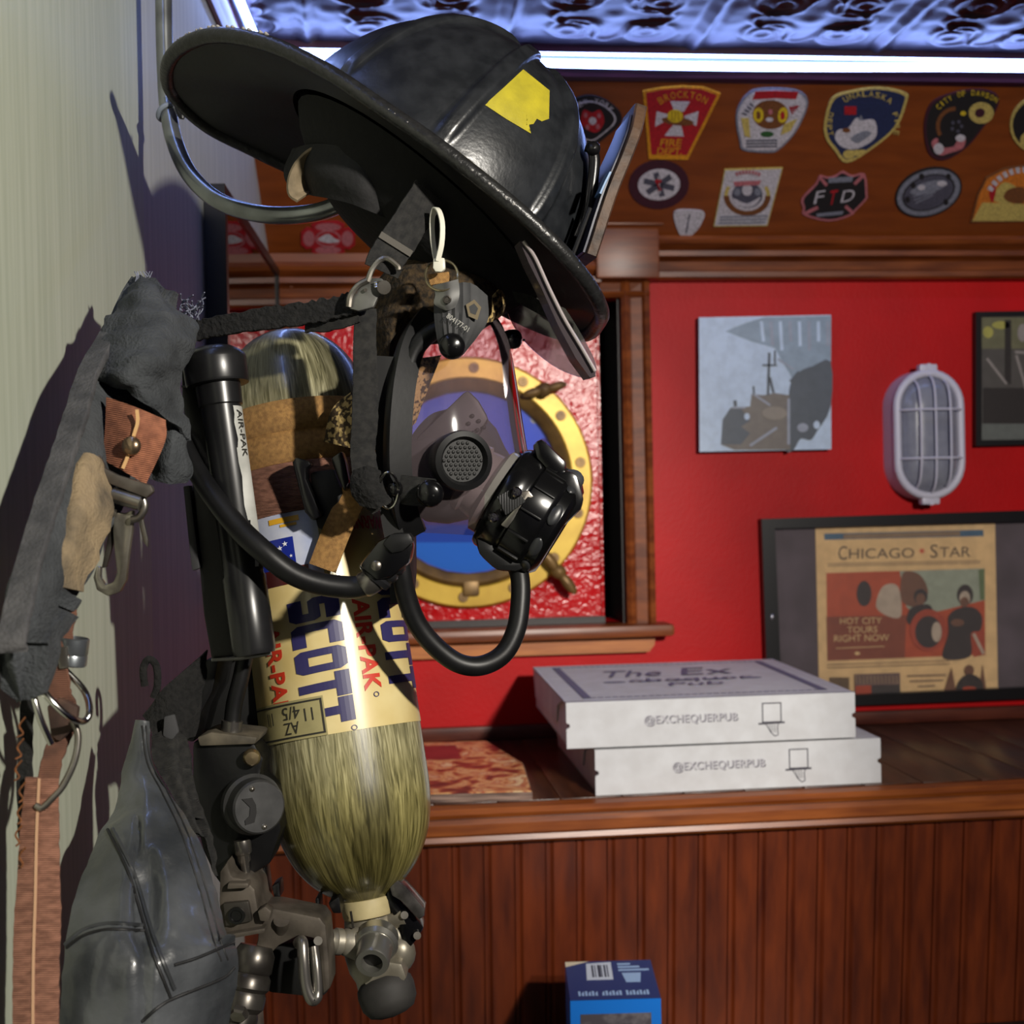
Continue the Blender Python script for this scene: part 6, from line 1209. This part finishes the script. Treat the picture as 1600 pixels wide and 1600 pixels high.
# metal manifold at the foot of the pack
tp = mat('taupe_metal', (104, 96, 86), .5, .45, c2=(70, 64, 57), ns=40, bump=.1, bs=120)
b = MB(); b.ext([(343, 1362), (354, 1346), (362, 1370), (384, 1374), (398, 1390), (403, 1420), (412, 1432), (410, 1452), (346, 1464), (342, 1410)], .995, .05, bevel=.003); mf = b.build('manifold_bracket', tp, pack)
b = MB(); b.ext([(348, 1412), (388, 1408), (394, 1440), (352, 1448)], .991, .006, bevel=.0015); b.build('bracket_face', dstl, mf)
b = MB(); b.lathe([(.0064, 0), (.0064, .002), (.0044, .002), (.0040, .0008), (.0, .0008)], P(370, 1430, .990), -F, 22); b.build('bracket_screw', fb, mf)
for pts_ in ([(356, 1380), (388, 1380), (388, 1388), (354, 1390)], [(346, 1462), (414, 1450), (414, 1458), (346, 1470)], [(402, 1424), (414, 1416), (424, 1424), (420, 1440), (406, 1440)]): b = MB(); b.ext(pts_, .988, .012, bevel=.0015); b.build('bracket_ridge', tp, mf)
b = MB(); b.ext([(408, 1420), (430, 1420), (500, 1434), (509, 1446), (514, 1500), (516, 1545), (504, 1556), (500, 1500), (494, 1468), (468, 1462), (436, 1478), (412, 1502), (392, 1506), (402, 1470), (404, 1440)], 1.005, .035, bevel=.003); arm = b.build('manifold_arm', tp, pack)
b = MB(); b.cyl(P(440, 1452, 1.01), P(440, 1438, 1.004), .0062, 18); b.build('arm_boss', tp, arm)
b = MB(); b.cyl(P(497, 1470, 1.003), P(497, 1470, .999), .0034, 14); b.build('arm_bolt', stl, arm)
b = MB(); b.ext([(420, 1480), (494, 1468), (512, 1552), (500, 1560), (420, 1552), (408, 1520)], 1.03, .04, bevel=.003); b.build('manifold_block', fd, pack)
b = MB(); b.tube(catmull([P(x, y, d) for x, y, d in ((466, 1474, 1.0), (472, 1472, .995), (474, 1500, .99), (478, 1540, .988), (488, 1562, .988), (496, 1552, .99), (494, 1510, .994), (490, 1480, 1.0))], 6), [.0045] * 30 + [.0038] * 13, 12); b.build('pull_handle', mat('handle_steel', (138, 134, 128), .3, .85), pack)
b = MB(); b.lathe([(.0, -.001), (.0085, 0), (.0095, .003), (.0105, .004), (.0105, .009), (.0092, .010), (.0105, .012), (.0135, .024), (.0138, .030), (.0, .031)], P(516, 1470, 1.05), (P(560, 1474, 1.06) - P(516, 1470, 1.05)), 26); b.build('cone_connector', alum, pack)
fa = (P(372, 1592, .985) - P(398, 1480, 1.0)).normalized()
b = MB(); b.lathe([(.012, -.006), (.0155, 0), (.016, .012), (.0145, .014), (.0165, .017), (.0170, .024), (.0145, .027), (.0160, .030), (.0160, .038), (.0125, .042), (.0135, .045), (.0135, .053), (.009, .055), (.0085, .060), (.0, .061)], P(398, 1490, 1.0), fa, 30); ft = b.build('round_fitting', mat('fitting_steel', (96, 92, 86), .32, .75, c2=(66, 62, 58), ns=40), pack)
b = MB(); b.lathe([(.0075, 0), (.0075, .004), (.006, .0055), (.0, .0055)], P(374, 1580, .972), (-F * .8 + fa * .6), 6); b.build('hex_cap', stl, ft)
for pts_ in ([(404, 1366), (414, 1352), (420, 1400), (412, 1420), (402, 1404)], [(424, 1385), (436, 1378), (438, 1402), (430, 1412)], [(492, 1405), (498, 1402), (500, 1424), (494, 1426)], [(512, 1412), (530, 1400), (534, 1428), (520, 1428)]): b = MB(); b.ext(pts_, 1.04, .02, bevel=.002); b.build('manifold_fin', fb, pack)
b = MB(); b.ext([(296, 1560), (330, 1545), (344, 1560), (330, 1640), (290, 1640)], 1.0, .03, bevel=.003); b.build('lower_lug', fb, pack)
b = MB(); b.ext([(312, 1560), (324, 1558), (328, 1580), (318, 1600), (308, 1585)], .99, .008, bevel=.002); b.build('lug_hook', dstl, pack)
b = MB(); b.ext([(346, 1590), (400, 1580), (404, 1640), (350, 1640)], 1.0, .03, bevel=.004); b.build('lower_valve', tp, pack)
# webbing between frame and pouch
b = MB(); b.sheet([D2([(222, 1118, 1.0), (262, 1070, 1.0), (326, 1016, 1.02)]), D2([(236, 1140, .99), (276, 1110, .995), (318, 1080, 1.02)]), D2([(246, 1180, .985), (280, 1160, .99), (304, 1150, 1.02)])], .006, disp=wr(.003, 60)); b.build('waist_webbing', fuzz, pack)
b = MB(); b.sheet([D2([(236, 1150, .985), (270, 1135, .985), (280, 1160, .99)]), D2([(240, 1190, .975), (276, 1190, .975), (292, 1220, .985)]), D2([(262, 1230, .965), (290, 1240, .965), (310, 1280, .975)]), D2([(300, 1300, .955), (318, 1310, .955), (336, 1370, .965)])], .006, disp=wr(.002, 90)); b.build('waist_webbing', webb, pack)
b = MB(); b.tube(catmull([P(x, y, 1.0) for x, y in ((226, 1072), (224, 1045), (232, 1030), (244, 1040), (246, 1070), (240, 1090))], 5), .0028, 10); b.build('webbing_loop', fuzz, pack)
b = MB(); b.ext([(256, 1120), (272, 1116), (279, 1144), (268, 1158), (254, 1150)], .982, .004, bevel=.0015); b.build('webbing_end', mat('webbing_grey', (62, 62, 64), .8), pack)
# ---------------------------------------------------------------- leather pouch
pouch = thing('leather_pouch', 'black leather pouch with stitched seams hanging at the lower left below the pack', 'pouch', P(230, 1600, .86))
LQ = [(211, 1124, .985), (193, 1200, .965), (178, 1262, .94), (152, 1306, .915), (128, 1378, .885), (105, 1452, .852), (96, 1525, .838), (93, 1640, .832)]
RQ = [(232, 1128, .985), (242, 1195, .965), (270, 1242, .945), (304, 1306, .925), (334, 1390, .91), (354, 1462, .895), (372, 1500, .89), (352, 1640, .89)]
rq = []
for k, (l_, r_) in enumerate(zip(LQ, RQ)):
    bl_ = [.004, .008, .012, .018, .026, .030, .032, .032][k]
    rq.append([P(l_[0] + (r_[0] - l_[0]) * u, l_[1] + (r_[1] - l_[1]) * u, l_[2] + (r_[2] - l_[2]) * u - bl_ * math.sin(math.pi * u) ** .7 + (.012 if u == .5 and k in (4, 5) else 0)) for u in (0, .16, .35, .5, .65, .85, 1)])
fold = lambda u, v, p: .0035 * noise.noise(V((p.x * 34 + p.z * 14, p.y * 20, p.z * 12))) + .0012 * noise.noise(p * 110) - .004 * math.exp(-((u - .42 - .16 * (v - .5)) / .035) ** 2) * (1 if v > .35 else 0)
b = MB(); b.sheet(rq, .008, n=9, m=6, disp=fold); pb_ = MB(); pb_.v, pb_.f = b.v, b.f; b.build('leather_body', leath, pouch); pbv = pb_.bvh()
def on_p(x, y, h):
    r = ray(x, y); hit = pbv.ray_cast(C0, r); return (hit[0] - r * h) if hit[0] else None
seam = mat('leather_seam', (24, 24, 25), .6); sth = mat('leather_ridge', (44, 46, 48), .38, c2=(62, 64, 66), ns=20)
def seam_line(pts, r_, h, nm, mm):
    pp = [on_p(p.x, p.y, h) for p in catmull([(x, y, 0) for x, y in pts], 7)]; pp = [p for p in pp if p is not None]
    if len(pp) > 3: b = MB(); b.tube(pp, r_, 8); b.build(nm, mm, pouch)
seam_line([(168, 1296), (200, 1362), (224, 1440), (240, 1492), (266, 1558)], .0011, .0002, 'seam', seam); seam_line([(176, 1296), (208, 1362), (232, 1440), (250, 1492), (272, 1546)], .0016, -.0004, 'seam_ridge', sth)
seam_line([(100, 1484), (130, 1462), (170, 1452), (226, 1454)], .0011, .0002, 'seam', seam); seam_line([(102, 1476), (130, 1453), (170, 1443), (224, 1446)], .0015, -.0004, 'seam_ridge', sth)
seam_line([(272, 1508), (310, 1496), (366, 1472)], .0011, .0002, 'seam', seam); seam_line([(222, 1596), (250, 1572), (276, 1558), (345, 1530), (366, 1512)], .0012, .0002, 'seam', seam)
seam_line([(228, 1134), (236, 1190), (262, 1238), (294, 1304), (322, 1390), (342, 1462), (356, 1500)], .0007, .0001, 'seam', seam); seam_line([(222, 1134), (230, 1192), (254, 1240), (284, 1304), (312, 1390), (332, 1464), (346, 1502)], .0007, .0001, 'seam', seam)
